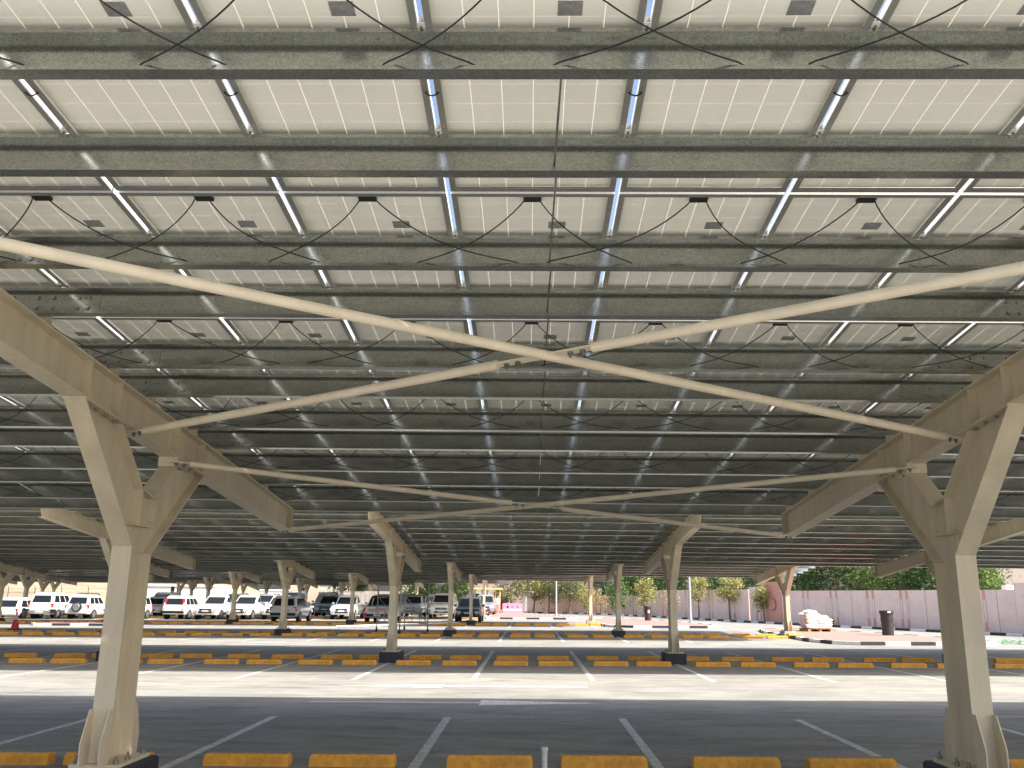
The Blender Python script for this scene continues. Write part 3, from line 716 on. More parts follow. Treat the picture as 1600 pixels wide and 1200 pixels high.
# sign board
root = empty('notice_board', (-3.2, 92.5, -.02), 'white notice board on a thin post beside the red barrier', 'sign')
mb = MB(); mb.tube([(0, 0, 0), (0, 0, 1.0)], .04, 8); mb.build('post', M['galv_pole'], root)
mb = MB(); mb.box((-.2, -.03, 1.0), (.2, 0, 1.55)); mb.build('board', M['kerbw'], root)
# barriers
def barrier(x, y, rz, m, L_, label):
    root = empty('water_barrier', (x, y, gz(x)+.1), label, 'barrier', 'plastic road barriers', rz); h = .98
    mb = MB(); prof = [(-.26, 0), (.26, 0), (.26, .2), (.12, .45), (.10, h), (-.10, h), (-.12, .45), (-.26, .2)]
    # body built as segments leaving the three grip holes open
    n = 3; xs = [-L_/2]
    for i in range(n):
        c_ = -L_/2+L_*(i+1)/(n+1); xs += [c_-.09, c_+.09]
    xs.append(L_/2)
    for i in range(0, len(xs), 2): mb.prism(prof, 'x', xs[i], xs[i+1])
    for i in range(1, len(xs)-1, 2):
        mb.prism([(-.26, 0), (.26, 0), (.26, .2), (.12, .45), (-.12, .45), (-.26, .2)], 'x', xs[i]+.001, xs[i+1]-.001)
        mb.prism([(.105, .72), (.10, h), (-.10, h), (-.105, .72)], 'x', xs[i]+.001, xs[i+1]-.001)
    mb.build('body', m, root)
    mb = MB(); mb.tube([(-L_/2-.04, 0, .1), (-L_/2-.04, 0, .9)], .05, 8); mb.build('connector', m, root)
barrier(-1.75, 93.5, .05, M['pink'], 2.0, 'faded pink plastic barrier with three holes on the far pavement')
barrier(-3.65, 90.5, 1.35, M['red'], 1.6, 'red plastic barrier seen end on beside the far column')
# lamp posts
def lamppost(x, y, h, label, r=.075):
    root = empty('lamp_post', (x, y, gz(x)+.1), label, 'lamp post', 'white lamp posts')
    mb = MB(); mb.tube([(0, 0, 0), (0, 0, .5), (0, 0, h)], [r*1.3, r, r*.7], 12); mb.box((-.16, -.16, -.08), (.16, .16, .015)); mb.build('pole', M['galv_pole'], root)
    mb = MB(); mb.tube([(0, 0, h), (.5, 0, h+.12), (1.1, 0, h+.15)], .035, 8); mb.cbox((1.0, -.14, h+.08), (1.7, .14, h+.2), .03); mb.build('lamp_head', M['alu'], root)
lamppost(10.5, 59.3, 8, 'slim white lamp post on the pavement in front of the pink wall')
lamppost(2.3, 77.8, 8, 'slim white lamp post in front of the dark olive trees')
lamppost(-6.1, 92, 8, 'white lamp post left of the ochre shelter, farthest of the posts', .09)

# hill and wire fence
hb = MB(); nx, ny = 70, 16; rh = random.Random(5)
for j in range(ny):
    for i in range(nx):
        x = -230+i*2.75; y = 112+j*5
        t = min(1, max(0, (y-112)/38)); e = min(1, max(0, (-50-x)/16))
        z = (7.2*math.sin(t*math.pi/2)**.8*e)*(1+.12*math.sin(x*.21+y*.1))+rh.uniform(-.35, .35)*t*e - .3 + gz(x)
        hb.v.append((x, y, z))
for j in range(ny-1):
    for i in range(nx-1):
        a = j*nx+i; hb.f.append((a, a+1, a+nx+1, a+nx)); hb.m.append(0)
tag(hb.build('hill', M['hill'], None, True), None, None, kind='structure')
root = empty('wire_fence', (-70, 106, gz(-70)), 'thin wire mesh fence on posts at the foot of the sandy slope', 'fence')
for i in range(20):
    mb = MB(); x = -40+i*3.2; z = gz(x); mb.tube([(x, 0, z), (x, 0, z+2.5)], .045, 6); mb.tube([(x, 0, z+2.5), (x, -.25, z+2.8)], .03, 6); mb.build('post', M['galv_pole'], root)
mb = MB()
for z in (.2, .8, 1.4, 2.0, 2.45): mb.tube([(-41, 0, z+gz(-41)), (22, 0, z+gz(22))], .014, 4)
mb.build('wires', M['galv_pole'], root)

# ------------------------------------------------------------------ trees
def tree(x, y, hw, z0, z1, leaf, n, size, label, trunk=True, rnd=1, name='tree', group=None, loose=.8):
    rt = random.Random(rnd*77+int(x*10)); g = gz(x)+(.1 if trunk else 0)
    root = empty(name, (x, y, g), label, 'tree', group); zc = (z0+z1)/2-g; rz = (z1-z0)/2; top = z1-g
    cl = MB(); cs = []
    for _ in range(int(14+hw*8)):
        while True:
            u = Vector((rt.uniform(-1, 1), rt.uniform(-1, 1), rt.uniform(-1, 1)))
            if u.length < 1: break
        u = u.normalized()*(u.length**.6)*.82; cs.append((Vector((u.x*hw, u.y*hw, zc+u.z*rz)), rt.uniform(.5, 1.05)))
    tb = MB(); bx = rt.uniform(-.12, .12)*hw
    tr = .035+.028*hw; p0 = Vector((0, 0, -.1)); p1 = Vector((bx*.5, 0, max(.3, (z0-g)*.6))); p2 = Vector((bx, .05, zc))
    tb.tube([p0, p1, p2, Vector((bx*1.3, 0, zc+rz*.6))], [tr*1.25, tr, tr*.7, tr*.25], 8)
    for c_, k_ in cs[:11]:
        s_ = p1.lerp(p2, rt.uniform(.25, 1)); m_ = s_.lerp(c_, .5)+Vector((0, 0, -.06*hw)); tb.tube([s_, m_, c_], [tr*.42, tr*.28, tr*.1], 5)
    tb.build('trunk', M['bark'], root, True)
    for i in range(n):
        c_, k_ = cs[rt.randrange(len(cs))]; sp = (.30*k_*loose)
        p = c_+Vector((rt.gauss(0, hw*sp), rt.gauss(0, hw*sp), rt.gauss(0, rz*sp*.85)))
        a = Vector((rt.gauss(0, 1), rt.gauss(0, 1), rt.gauss(0, .6))).normalized(); b = a.cross(Vector((rt.gauss(0, 1), rt.gauss(0, 1), rt.gauss(0, 1)))).normalized()
        s_ = size*rt.uniform(.6, 1.3)
        cl.add([p-a*s_, p+b*s_*.45, p+a*s_, p-b*s_*.45], [(0, 1, 2, 3)])
    cl.build('crown', M[leaf], root)
GR = 'young trees along the boundary wall'
TL = [(-1.9, 97.5, 2.0, .9, 4.6, 'leaf_olive', 1500, .13, 'dark olive tree behind the pink barrier'),
      (.4, 98, 2.0, 1.2, 4.8, 'leaf_yellow', 1500, .13, 'pale olive yellow tree right of the pink barrier'),
      (2.1, 97.5, 1.7, .9, 4.8, 'leaf_olive', 1400, .13, 'dense olive tree just left of the farther lamp post'),
      (4.2, 95.5, 2.1, 1.2, 5.0, 'leaf_olive', 1900, .13, 'broad grey green tree just right of the farther lamp post'),
      (5.9, 92.5, 1.1, .55, 3.1, 'leaf_yellow', 900, .10, 'small yellow green tree left of the fourth row end column'),
      (7.2, 91, .9, .7, 2.7, 'leaf_brown', 420, .09, 'small half dry brownish tree right of the fourth row end column'),
      (8.5, 87.5, 1.15, .2, 3.9, 'leaf_green', 1300, .11, 'bushy green tree leafy down to the ground beside the wall'),
      (10.3, 81.5, 1.15, .8, 3.7, 'leaf_yellow', 1300, .10, 'yellow green tree above the brown bin'),
      (12.0, 76.5, .8, .6, 2.9, 'leaf_brown', 380, .08, 'thin brownish tree with sparse leaves behind the right Y column'),
      (13.6, 73, .95, 1.3, 3.7, 'leaf_yellow', 900, .09, 'yellowish tree behind the nearer white lamp post'),
      (15.2, 69, 1.15, 1.5, 3.6, 'leaf_yellow', 1200, .09, 'yellow green tree with a clear pale trunk before the pink wall'),
      (16.6, 64.3, .85, .85, 3.3, 'leaf_yellow', 900, .085, 'slim yellow tree beside the salmon wall panel')]
for i, t in enumerate(TL):
    t = t[:6]+(int(t[6]*1.7), t[7]*.95, t[8]); tree(*t, rnd=i+1, group=GR)
G2 = 'large trees beyond the boundary wall'
BT = [(9.6, 104, 3.0, .5, 6.5, 'leaf_dark', 2600, .2, 'dark tree beyond the wall above the brownish young tree'),
      (13.2, 97, 3.2, .5, 6.5, 'leaf_dark', 2800, .2, 'dark green tree beyond the wall above the brown bin'),
      (16.6, 90, 3.2, .5, 6.5, 'leaf_dark', 2800, .2, 'dark green tree beyond the wall behind the nearer lamp post'),
      (19.6, 82, 3.0, .5, 6.3, 'leaf_dark', 2800, .19, 'dark green tree beyond the wall left of the salmon panel'),
      (20.5, 72, 2.6, .5, 6.0, 'leaf_dark', 2800, .17, 'dark tree beyond the wall directly behind the salmon panel'),
      (23.0, 67, 2.9, .4, 6.2, 'leaf_dark', 3600, .16, 'dense dark tree beyond the wall above the pallet of bags'),
      (25.0, 62, 2.8, .4, 6.0, 'leaf_green', 3600, .15, 'brighter green tree beyond the wall right of the canopy corner'),
      (27.0, 59, 2.6, .4, 5.6, 'leaf_dark', 3600, .15, 'dark tree beyond the wall above the black bin'),
      (26.6, 54.5, 2.2, .6, 5.0, 'leaf_green', 3000, .14, 'leafy green tree beyond the wall left of the right foreground column'),
      (-21.5, 106, 2.6, .5, 4.4, 'leaf_green', 1800, .18, 'green tree top showing above the weathered concrete wall'),
      (-12.2, 99, 2.0, .3, 5.0, 'leaf_green', 1800, .17, 'green tree behind the scaffold tower'),
      (-9.6, 97, 2.2, .2, 5.2, 'leaf_green', 2400, .16, 'lush bright green tree above the white truck right of the scaffold'),
      (-7.3, 95.5, 1.7, .2, 5.2, 'leaf_green', 2000, .15, 'lush green tree just left of the dark grey car')]
for i, t in enumerate(BT):
    t = t[:6]+(int(t[6]*1.9), t[7]*.8, t[8]); tree(*t, rnd=i+31, group=G2, trunk=False)
mb = MB(); mb.cbox((24.75, 47.2, 2.28), (25.35, 47.7, 2.60), .02)
for i in range(2): mb.tube([(24.93+.24*i, 47.19, 2.46), (24.93+.24*i, 47.2, 2.46)], .05, 14, 1)
tag(mb.build('air_conditioner', [M['kerbw'], M['wallgr']]), 'white air conditioner unit showing just above the wall near the right edge', 'air conditioner')
# dry weeds at the wall foot
for i, (px, off) in enumerate(((1580, .3), (1590, .3), (1375, .3), (1290, .3))):
    c = wall_at(px); mb = MB(); rw = random.Random(i)
    for _ in range(60):
        a = rw.uniform(0, 6.28); r_ = rw.uniform(.05, .35); h_ = rw.uniform(.08, .34)
        mb.add([(0, 0, 0), (math.cos(a)*r_, math.sin(a)*r_, h_), (math.cos(a)*r_+.03, math.sin(a)*r_+.02, h_+.03)], [(0, 1, 2)])
    o = mb.build('weed', M['leaf_yellow' if i != 0 else 'leaf_brown'], None, False, (c.x-.4, c.y-.45, gz(c.x)+.1))
    tag(o, ['dry brown weed at the foot of the tall wall section', 'yellow weed tuft at the foot of the tall wall section', 'dry weed at wall foot left of the black bin', 'dry weed at wall foot right of the pallet'][i], 'weed')

# ------------------------------------------------------------------ street objects
def bin_(x, y, r, h, m, label, patch=False):
    root = empty('litter_bin', (x, y, gz(x)+.12), label, 'bin', None)
    mb = MB(); mb.tube([(0, 0, 0), (0, 0, .04), (0, 0, h*.86)], [r*.88, r*.9, r], 20); mb.build('body', m, root, True)
    mb = MB(); mb.tube([(0, 0, h*.861), (0, 0, h*.90), (0, 0, h*.985), (0, 0, h)], [r*1.12, r*1.14, r*1.14, r*1.02], 20); mb.build('lid', m, root, True)
    mb = MB(); mb.tube([(0, 0, h*.60), (0, 0, h*.66)], r*1.04, 20); mb.build('band', m, root, True)
    if patch: mb = MB(); mb.box((-.02, -r-.02, h*.52), (.12, -r*.93, h*.72)); mb.build('sticker', M['kerbw'], root)
    else: mb = MB(); mb.box((-.07, -r*1.14-.012, h*.91), (.07, -r*1.1, h*.97)); mb.build('sticker', M['kerbw'], root)
bin_(15.85, 40.55, .27, 1.06, mat('bin_black', (.03, .028, .03), .5), 'black round litter bin on the pink paving in front of the wall')
bin_(8.4, 64.5, .24, 1.0, mat('bin_brown', (.05, .03, .028), .5), 'dark brown litter bin with a white sticker on the farther island', True)
# pallet with bags
root = empty('pallet', (14.15, 45.2, gz(14.1)+.12), 'orange wooden pallet under the white bags on the near island', 'pallet', None, .06)
mb = MB()
for i in range(5): mb.box((-.62, -.6+i*.27, .105), (.62, -.6+i*.27+.16, .125))
for x in (-.6, -.06, .48): mb.box((x, -.6, .0), (x+.12, .64, .104))
mb.build('deck', M['palletwood'], root)
rb = random.Random(9)
def bag(x, y, z, rz, lx, ly, h, lab):
    mb = MB(); nx_, ny_ = 8, 6; V = []
    for sgn in (1, -1):
        for j in range(ny_+1):
            for i in range(nx_+1):
                u = i/nx_*2-1; v = j/ny_*2-1; e = (1-abs(u)**4)**.5*(1-abs(v)**4)**.5
                V.append((u*lx/2, v*ly/2, sgn*(h/2)*e*(1+rb.uniform(-.12, .12))))
    F_ = []; W = nx_+1; off = (nx_+1)*(ny_+1)
    for j in range(ny_):
        for i in range(nx_):
            a = j*W+i; F_ += [(a, a+1, a+W+1, a+W), (off+a, off+a+W, off+a+W+1, off+a+1)]
    mb.add(V, F_); o = mb.build('cement_bag', M['bags'], None, True, (x, y, z)); o.rotation_euler = (rb.uniform(-.05, .05), rb.uniform(-.05, .05), rz)
    tag(o, lab, 'bag', 'white bags stacked on the pallet')
z0 = gz(14.1)+.12+.125
for lv in range(6):
    for j in range(3):
        for i in range(2):
            if lv >= 5 and (i == 1): continue
            if lv == 4 and i == 1 and j == 0: continue
            bag(14.15-.27+.54*i+rb.uniform(-.03, .03)+.06*0, 45.2-.42+.42*j, z0+.075+lv*.118, .06+rb.uniform(-.06, .06), .74, .50, .165,
                'white bag in the pallet stack, %s layer, %s of the row, %s side' % (ordi(lv+1), ['front', 'middle', 'back'][j], ['left', 'right'][i]))
bag(13.8, 44.85, z0+.075+6*.118, .5, .7, .45, .2, 'loose crumpled white bag lying on top of the stack at left')
# green net
mb = MB(); rn = random.Random(4)
for _ in range(14):
    x = rn.gauss(0, .25); y = rn.gauss(0, .1); pts = [(x, y, .02)]
    for _ in range(6):
        x += rn.uniform(-.22, .22); y += rn.uniform(-.1, .1); pts.append((x, y, max(.015, rn.uniform(0, .24)*math.exp(-x*x*2))))
    mb.tube(pts, .006, 4)
tag(mb.build('debris_net', M['net'], None, False, (18.55, 35.2, gz(18.6))), 'tangled green netting lying on the ground beside the right column', 'netting')
# cone
root = empty('traffic_cone', (-25.75, 45.05, gz(-25.75)), 'red and white traffic cone standing at the shade edge on the left', 'traffic cone')
mb = MB(); mb.cbox((-.24, -.24, 0), (.24, .24, .04), .01); mb.build('base', M['black'], root)
mb = MB(); mb.tube([(0, 0, .041), (0, 0, .50)], [.2, .105], 20); mb.build('cone', M['red'], root, True)
mb = MB(); mb.tube([(0, 0, .501), (0, 0, .78)], [.104, .045], 20); mb.build('reflective_band', M['kerbw'], root, True)
mb = MB(); mb.tube([(0, 0, .781), (0, 0, .90)], [.044, .028], 16); mb.build('tip', M['red'], root, True)
# rubbish sacks by the left column
mb = MB()
for i, (x, y, r_) in enumerate(((0, 0, .26), (.42, .1, .2), (-.35, .15, .18), (.2, -.15, .16))):
    mb.tube([(x, y, 0), (x, y, r_*.5), (x+.03, y, r_*1.2), (x+.05, y, r_*1.5)], [r_*.8, r_, r_*.6, r_*.12], 9)
tag(mb.build('rubbish_heap', M['black'], None, True, (-26.3, 56.3, gz(-26.3))), 'small dark heap of rubbish on the sunlit ground left of the column', 'rubbish')

# scaffold tower on castors
root = empty('scaffold_tower', (-6.3, 44.8, gz(-6.3)), 'mobile steel scaffold tower with wooden platform under the third canopy row', 'scaffold')
Pp = [(-7.56, 44.9), (-6.06, 42.4), (-4.98, 44.5), (-6.5, 47.2)]; Pp = [(x+6.3, y-44.8) for x, y in Pp]
for x, y in Pp:
    mb = MB(); mb.tube([(x, y, .16), (x, y, 2.3)], .03, 10); leg = mb.build('leg', M['scaf'], root, True)
    mb = MB(); mb.tube([(x-.04, y, .09), (x+.04, y, .09)], .085, 14); mb.tube([(x, y, .10), (x, y, .17)], .045, 8); mb.build('castor', M['black'], leg)
for z in (.42, 1.12, 1.72):
    for i in range(4):
        if z == 1.12 and i % 2: continue
        a, b = Pp[i], Pp[(i+1) % 4]; mb = MB(); mb.tube([(*a, z), (*b, z)], .02, 8); mb.build('rail', M['scaf'], root, True)
for a, b, z0_, z1_ in ((0, 1, .45, 1.7), (1, 2, 1.7, .45), (2, 3, .45, 1.7), (3, 0, 1.7, .45), (0, 1, 1.7, .45)):
    mb = MB(); mb.tube([(*Pp[a], z0_), (*Pp[b], z1_)], .016, 8); mb.build('diagonal', M['scaf'], root, True)
for (a, b) in ((0, 1), (3, 2)):
    for f_ in (.33, .66):
        x = Pp[a][0]*(1-f_)+Pp[b][0]*f_; y = Pp[a][1]*(1-f_)+Pp[b][1]*f_; mb = MB(); mb.tube([(x, y, .42), (x, y, 1.12)], .016, 8); mb.build('upright', M['scaf'], root, True)
A_, B_, C_, D_ = [Vector((*p, 0)) for p in Pp]
for i in range(5):
    t0, t1 = i/5+.01, (i+1)/5-.01; q = [A_.lerp(B_, t0), A_.lerp(B_, t1), D_.lerp(C_, t1), D_.lerp(C_, t0)]
    mb = MB(); V = [(p.x, p.y, z) for z in (1.75, 1.80) for p in q]; mb.add(V, [(3, 2, 1, 0), (4, 5, 6, 7), (0, 1, 5, 4), (1, 2, 6, 5), (2, 3, 7, 6), (3, 0, 4, 7)]); mb.build('platform_board', M['wood'], root)
# ladder on the ground
root = empty('ladder', (-10.6, 50.2, gz(-10.6)), 'long grey ladder lying on the sunlit ground beside the scaffold', 'ladder')
da = Vector((6.2, 5.2, 0)); u = da.normalized(); nn_ = Vector((-u.y, u.x, 0))*.24
for s_ in (-1, 1):
    mb = MB(); mb.tube([nn_*s_+Vector((0, 0, .06)), da+nn_*s_+Vector((0, 0, .22))], .045, 6); mb.build('rail', M['galv_pole'], root)
for i in range(26):
    p = da*((i+.5)/26)+Vector((0, 0, .06+.16*(i+.5)/26)); mb = MB(); mb.tube([p-nn_, p+nn_], .02, 6); mb.build('rung', M['galv_pole'], root)

# ------------------------------------------------------------------ cars
def wheel_meshes():
    t = MB(); t.tube([(-.11, 0, 0), (-.10, 0, 0), (.10, 0, 0), (.11, 0, 0)], [.33, .355, .355, .33], 24)
    r_ = MB(); r_.tube([(.111, 0, 0), (.118, 0, 0)], [.225, .21], 20); r_.tube([(.119, 0, 0), (.13, 0, 0)], .05, 10)
    for i in range(6):
        a = i*math.pi/3; r_.add([(.1185, math.cos(a+.32)*.07, math.sin(a+.32)*.07), (.1185, math.cos(a+.52)*.2, math.sin(a+.52)*.2), (.1185, math.cos(a+.18)*.2, math.sin(a+.18)*.2)], [(0, 1, 2)], 1)
    def mk_(b, n, ms):
        me = bpy.data.meshes.new(n); me.from_pydata(b.v, [], b.f); [me.materials.append(m) for m in ms]; me.polygons.foreach_set('material_index', b.m); return me
    return mk_(t, 'tyre', [M['tyre']]), mk_(r_, 'rim', [M['rim'], M['tyre']])
TY, RI = wheel_meshes()
def car(kind, x, y, rear, m, label, W=1.82, L_=4.6, H=1.76, clad=False, spare=False, text=None, tall_lights=False, roofbar=False, yaw=0, stripe=None, darkroof=False):
    """x, y: middle of the end that faces the camera; rear=True shows the tail"""
    rz = (math.pi if rear else 0)+yaw; cyc = y+L_/2
    root = empty({'suv': 'parked_suv', 'pickup': 'parked_pickup', 'hatch': 'parked_hatchback', 'van': 'parked_van'}[kind], (x, cyc, gz(x)), label, {'suv': 'car', 'pickup': 'pickup truck', 'hatch': 'car', 'van': 'van'}[kind], 'cars parked under the canopies', rz)
    hw = W/2; h2 = L_/2
    lo = .26 if kind in ('hatch',) else .36; k = H/1.76
    belt = {'suv': 1.06, 'pickup': 1.06, 'hatch': .92, 'van': 1.05}[kind]*k
    hood = {'suv': 1.02, 'pickup': 1.04, 'hatch': .84, 'van': .98}[kind]*k; nose = hood-.17*k
    cowl = {'suv': -.20, 'pickup': -.19, 'hatch': -.20, 'van': -.30}[kind]*L_
    tail_top = {'suv': belt, 'pickup': belt*.99, 'hatch': belt, 'van': belt}[kind]
    st = [(-h2, nose-.12*k, .80, lo+.10), (-h2+.06, nose, .88, lo), (-h2+.22, nose+.07*k, .955, lo-.02), (-h2+.55, hood-.03, .99, lo-.02), (cowl, hood+.03, 1.0, lo-.02), (cowl+.4, belt, 1.0, lo-.02),
          (h2-.5, tail_top, 1.0, lo-.02), (h2-.16, tail_top-.005, .97, lo), (h2-.03, tail_top-.03, .93, lo+.02), (h2, tail_top-.12, .88, lo+.1)]
    b = MB(); n0 = 0; prof = []
    for (yy, zt, wf, zb) in st:
        w_ = hw*wf; zm = zb+(zt-zb)*.55
        prof.append([(-w_*.90, yy, zb), (-w_*.985, yy, zb+.10), (-w_, yy, zm), (-w_*.975, yy, zt-.07), (-w_*.90, yy, zt-.01), (-w_*.5, yy, zt+.02), (w_*.5, yy, zt+.02), (w_*.90, yy, zt-.01), (w_*.975, yy, zt-.07), (w_, yy, zm), (w_*.985, yy, zb+.10), (w_*.90, yy, zb)])
    V = [p for pr in prof for p in pr]; F_ = []; n = 12
    for i in range(len(prof)-1):
        for j in range(n): F_.append((i*n+j, i*n+(j+1) % n, (i+1)*n+(j+1) % n, (i+1)*n+j))
    F_.append(tuple(range(n))); F_.append(tuple((len(prof)-1)*n+j for j in range(n))[::-1])
    b.add(V, F_)
    # greenhouse
    gb = belt-.04; rear_b = {'suv': h2-.06, 'hatch': h2-.12, 'van': h2-.05, 'pickup': .62}[kind]; rear_t = rear_b-{'suv': .28, 'hatch': .55, 'van': .12, 'pickup': .22}[kind]
    fr_b = cowl+.02; fr_t = fr_b+{'suv': .75, 'hatch': .85, 'van': .6, 'pickup': .85}[kind]
    lv = [(0, 0, .935), (.80, .86, .80), (.95, .97, .73), (1, 1.08, .62)]
    G_ = []
    for (tz, ty, wf) in lv:
        z = gb+(H-gb)*tz; ya_ = fr_b+(fr_t-fr_b)*ty; yb_ = rear_b+(rear_t-rear_b)*ty; w_ = hw*wf
        G_.append([(-w_*.93, ya_, z), (w_*.93, ya_, z), (w_, ya_+.16, z), (w_, yb_-.10, z), (w_*.94, yb_, z), (-w_*.94, yb_, z), (-w_, yb_-.10, z), (-w_, ya_+.16, z)])
    V = [p for g_ in G_ for p in g_]; F_ = []
    for i in range(3):
        for j in range(8): F_.append((i*8+j, i*8+(j+1) % 8, (i+1)*8+(j+1) % 8, (i+1)*8+j))
    F_.append(tuple(24+j for j in range(8))); b.add(V, F_)
    if kind == 'pickup':   # load bed
        bz = belt*.99; bi = bz+.021
        b.box((-hw*.86, rear_b+.12, bi), (-hw*.80, h2-.08, bi+.03)); b.box((hw*.80, rear_b+.12, bi), (hw*.86, h2-.08, bi+.03))
    body = b.build('body', m, root, True)
    if kind == 'pickup':
        q = MB(); q.box((-hw*.79, rear_b+.14, bi+.001), (hw*.79, h2-.10, bi+.012)); q.build('load_bed', M['black'], root)
        if roofbar:
            q = MB()
            for yy in (rear_b+.32, ): q.tube([(-hw*.84, yy, bi), (-hw*.72, yy, H-.14), (0, yy, H-.06), (hw*.72, yy, H-.14), (hw*.84, yy, bi)], .07, 8)
            q.tube([(-hw*.84, rear_b+.9, bi), (-hw*.74, rear_b+.4, H-.2)], .05, 8); q.tube([(hw*.84, rear_b+.9, bi), (hw*.74, rear_b+.4, H-.2)], .05, 8); q.build('sports_bar', M['black'], root)
    # windows laid on the greenhouse faces
    def quad_on(A, Bq, Cq, Dq, name, off=.006):
        A, Bq, Cq, Dq = map(Vector, (A, Bq, Cq, Dq)); n_ = (Bq-A).cross(Dq-A).normalized()*off
        q = MB(); q.add([A, Bq, Cq, Dq, A+n_, Bq+n_, Cq+n_, Dq+n_], [(3, 2, 1, 0), (4, 5, 6, 7), (0, 1, 5, 4), (1, 2, 6, 5), (2, 3, 7, 6), (3, 0, 4, 7)]); q.build(name, M['glassdk'], root)
    def gp(sx, tz, yend, inset, front):
        a, b_ = G_[0], G_[1]; i = {(-1, True): 0, (1, True): 1, (1, False): 4, (-1, False): 5}[(sx, front)]
        p, q = Vector(a[i]), Vector(b_[i]); r_ = p.lerp(q, tz); r_.x -= sx*inset; return r_
    lo_t, hi_t = .14, .97
    quad_on(gp(-1, lo_t, 0, .06, True), gp(1, lo_t, 0, .06, True), gp(1, hi_t, 0, .05, True), gp(-1, hi_t, 0, .05, True), 'windscreen')
    rl = lo_t if kind != 'van' else .1
    quad_on(gp(1, rl, 0, .10, False), gp(-1, rl, 0, .10, False), gp(-1, .93, 0, .10, False), gp(1, .93, 0, .10, False), 'rear_window')
    for sx in (-1, 1):
        idx = (2, 3) if sx > 0 else (7, 6)
        a0, a1 = Vector(G_[0][idx[0]]), Vector(G_[0][idx[1]]); b0, b1 = Vector(G_[1][idx[0]]), Vector(G_[1][idx[1]])
        cuts = {'suv': (.03, .33, .64, .95), 'hatch': (.03, .45, .86), 'van': (.03, .3, .62, .95), 'pickup': (.04, .5, .95)}[kind]
        for c0, c1 in zip(cuts[:-1], cuts[1:]):
            c0 += .018; c1 -= .018; t0, t1 = .14, .93
            P = lambda c_, t_: (a0.lerp(a1, c_)).lerp(b0.lerp(b1, c_), t_)
            if sx > 0: quad_on(P(c0, t0), P(c1, t0), P(c1, t1), P(c0, t1), 'side_window')
            else: quad_on(P(c1, t0), P(c0, t0), P(c0, t1), P(c1, t1), 'side_window')
    # wheels
    for yy in (-h2+.88, h2-.95):
        for sx in (-1, 1):
            q = MB(); ax = sx*(hw*.985); q.tube([(ax-sx*.05, yy, .36), (ax+sx*.006, yy, .36)], .43, 24); q.build('wheel_arch', M['black'], root)
            wx = sx*(hw-.10); wm = link('wheel', TY, root, (wx, yy, .355)); wm.rotation_euler.z = 0 if sx > 0 else math.pi
            link('rim', RI, wm)
    if clad:
        q = MB()
        for sx in (-1, 1):
            a_, b_2 = sorted((sx*(hw*.80), sx*(hw+.035))); q.cbox((a_, h2-.55, .40), (b_2, h2+.03, .72), .06)
        q.build('bumper_cladding', M['black'], root)
    # front end
    f = -h2
    hh = (nose-.10*k)
    for sx in (-1, 1):
        a_, b_2 = sorted((sx*hw*.52, sx*hw*.93)); q = MB(); q.cbox((a_, f-.004, hh-.13), (b_2, f+.26, hh+.035), .03); q.build('headlight', M['hlight'], root)
        q = MB(); q.tube([(sx*hw*.70, f+.02, lo+.20), (sx*hw*.70, f-.012, lo+.20)], .055, 12); q.build('fog_lamp', M['hlight'] if m != M['p_white'] else M['chrome'], root)
        q = MB(); q.cbox((sx*(hw+.09)-.10, cowl+.20, belt+.0), (sx*(hw+.09)+.10, cowl+.32, belt+.16), .03); q.build('mirror', m if m != M['p_white'] else M['p_white'], root)
    q = MB(); q.box((-hw*.46, f-.012, hh-.15), (hw*.46, f+.05, hh+.02)); gq = q.build('grille', M['black'], root)
    q = MB(); q.box((-hw*.40, f-.018, hh-.055), (hw*.40, f-.0121, hh-.03)); q.box((-hw*.40, f-.018, hh-.115), (hw*.40, f-.0121, hh-.09)); q.tube([(0, f-.019, hh-.065), (0, f-.026, hh-.065)], .06, 14); q.build('grille_bars', M['chrome'], gq)
    q = MB(); q.box((-hw*.55, f-.008, lo+.12), (hw*.55, f+.05, lo+.24)); q.build('air_intake', M['black'], root)
    q = MB(); q.box((-.24, f-.03, lo+.21), (.24, f-.02, lo+.32)); q.build('number_plate', M['plate'], root)
    # tail
    r0 = h2
    if kind == 'pickup':
        zt0 = tail_top-.10
        for sx in (-1, 1):
            a_, b_2 = sorted((sx*hw*.80, sx*hw*.985)); q = MB(); q.cbox((a_, r0-.16, .70), (b_2, r0-.004, zt0), .02); q.build('tail_light', M['tlight'], root)
        q = MB(); q.cbox((-hw*.79, r0-.05, .66), (hw*.79, r0+.012, zt0+.06), .012); tg = q.build('tailgate', m, root)
        q = MB(); q.box((-.12, r0+.013, zt0-.03), (.12, r0+.03, zt0+.02)); q.build('handle', M['black'], tg)
        q = MB(); q.box((-hw*.92, r0-.02, .44), (hw*.92, r0+.10, .60)); q.build('rear_bumper', M['black'], root)
        q = MB(); q.box((-.24, r0+.101, .47), (.24, r0+.112, .58)); q.build('number_plate', M['plate'], root)
        if text:
            for sx in (-1, 1):
                q = MB(); q.box((sx*hw*.86-.09, r0+.0, .40), (sx*hw*.86+.09, r0+.115, .66)); q.build('bumper_corner', M['red'] if sx*1 > 0 else M['kerbw'], root)
            cu = bpy.data.curves.new('lettering', 'FONT'); cu.body = text; cu.size = .235; cu.align_x = 'CENTER'; cu.extrude = .006; cu.offset = .014; cu.space_character = 1.12
            to = bpy.data.objects.new('lettering_tmp', cu); COL.objects.link(to); bpy.context.view_layer.update()
            me = bpy.data.meshes.new_from_object(to.evaluated_get(bpy.context.evaluated_depsgraph_get())); bpy.data.objects.remove(to)
            me.materials.clear(); me.materials.append(M['redtext'])
            tx = link('lettering', me, tg, (0, r0+.017, zt0-.235)); tx.rotation_euler = (math.pi/2, 0, math.pi); tx.scale = (1.15, 1, 1)
    else:
        zt0 = tail_top
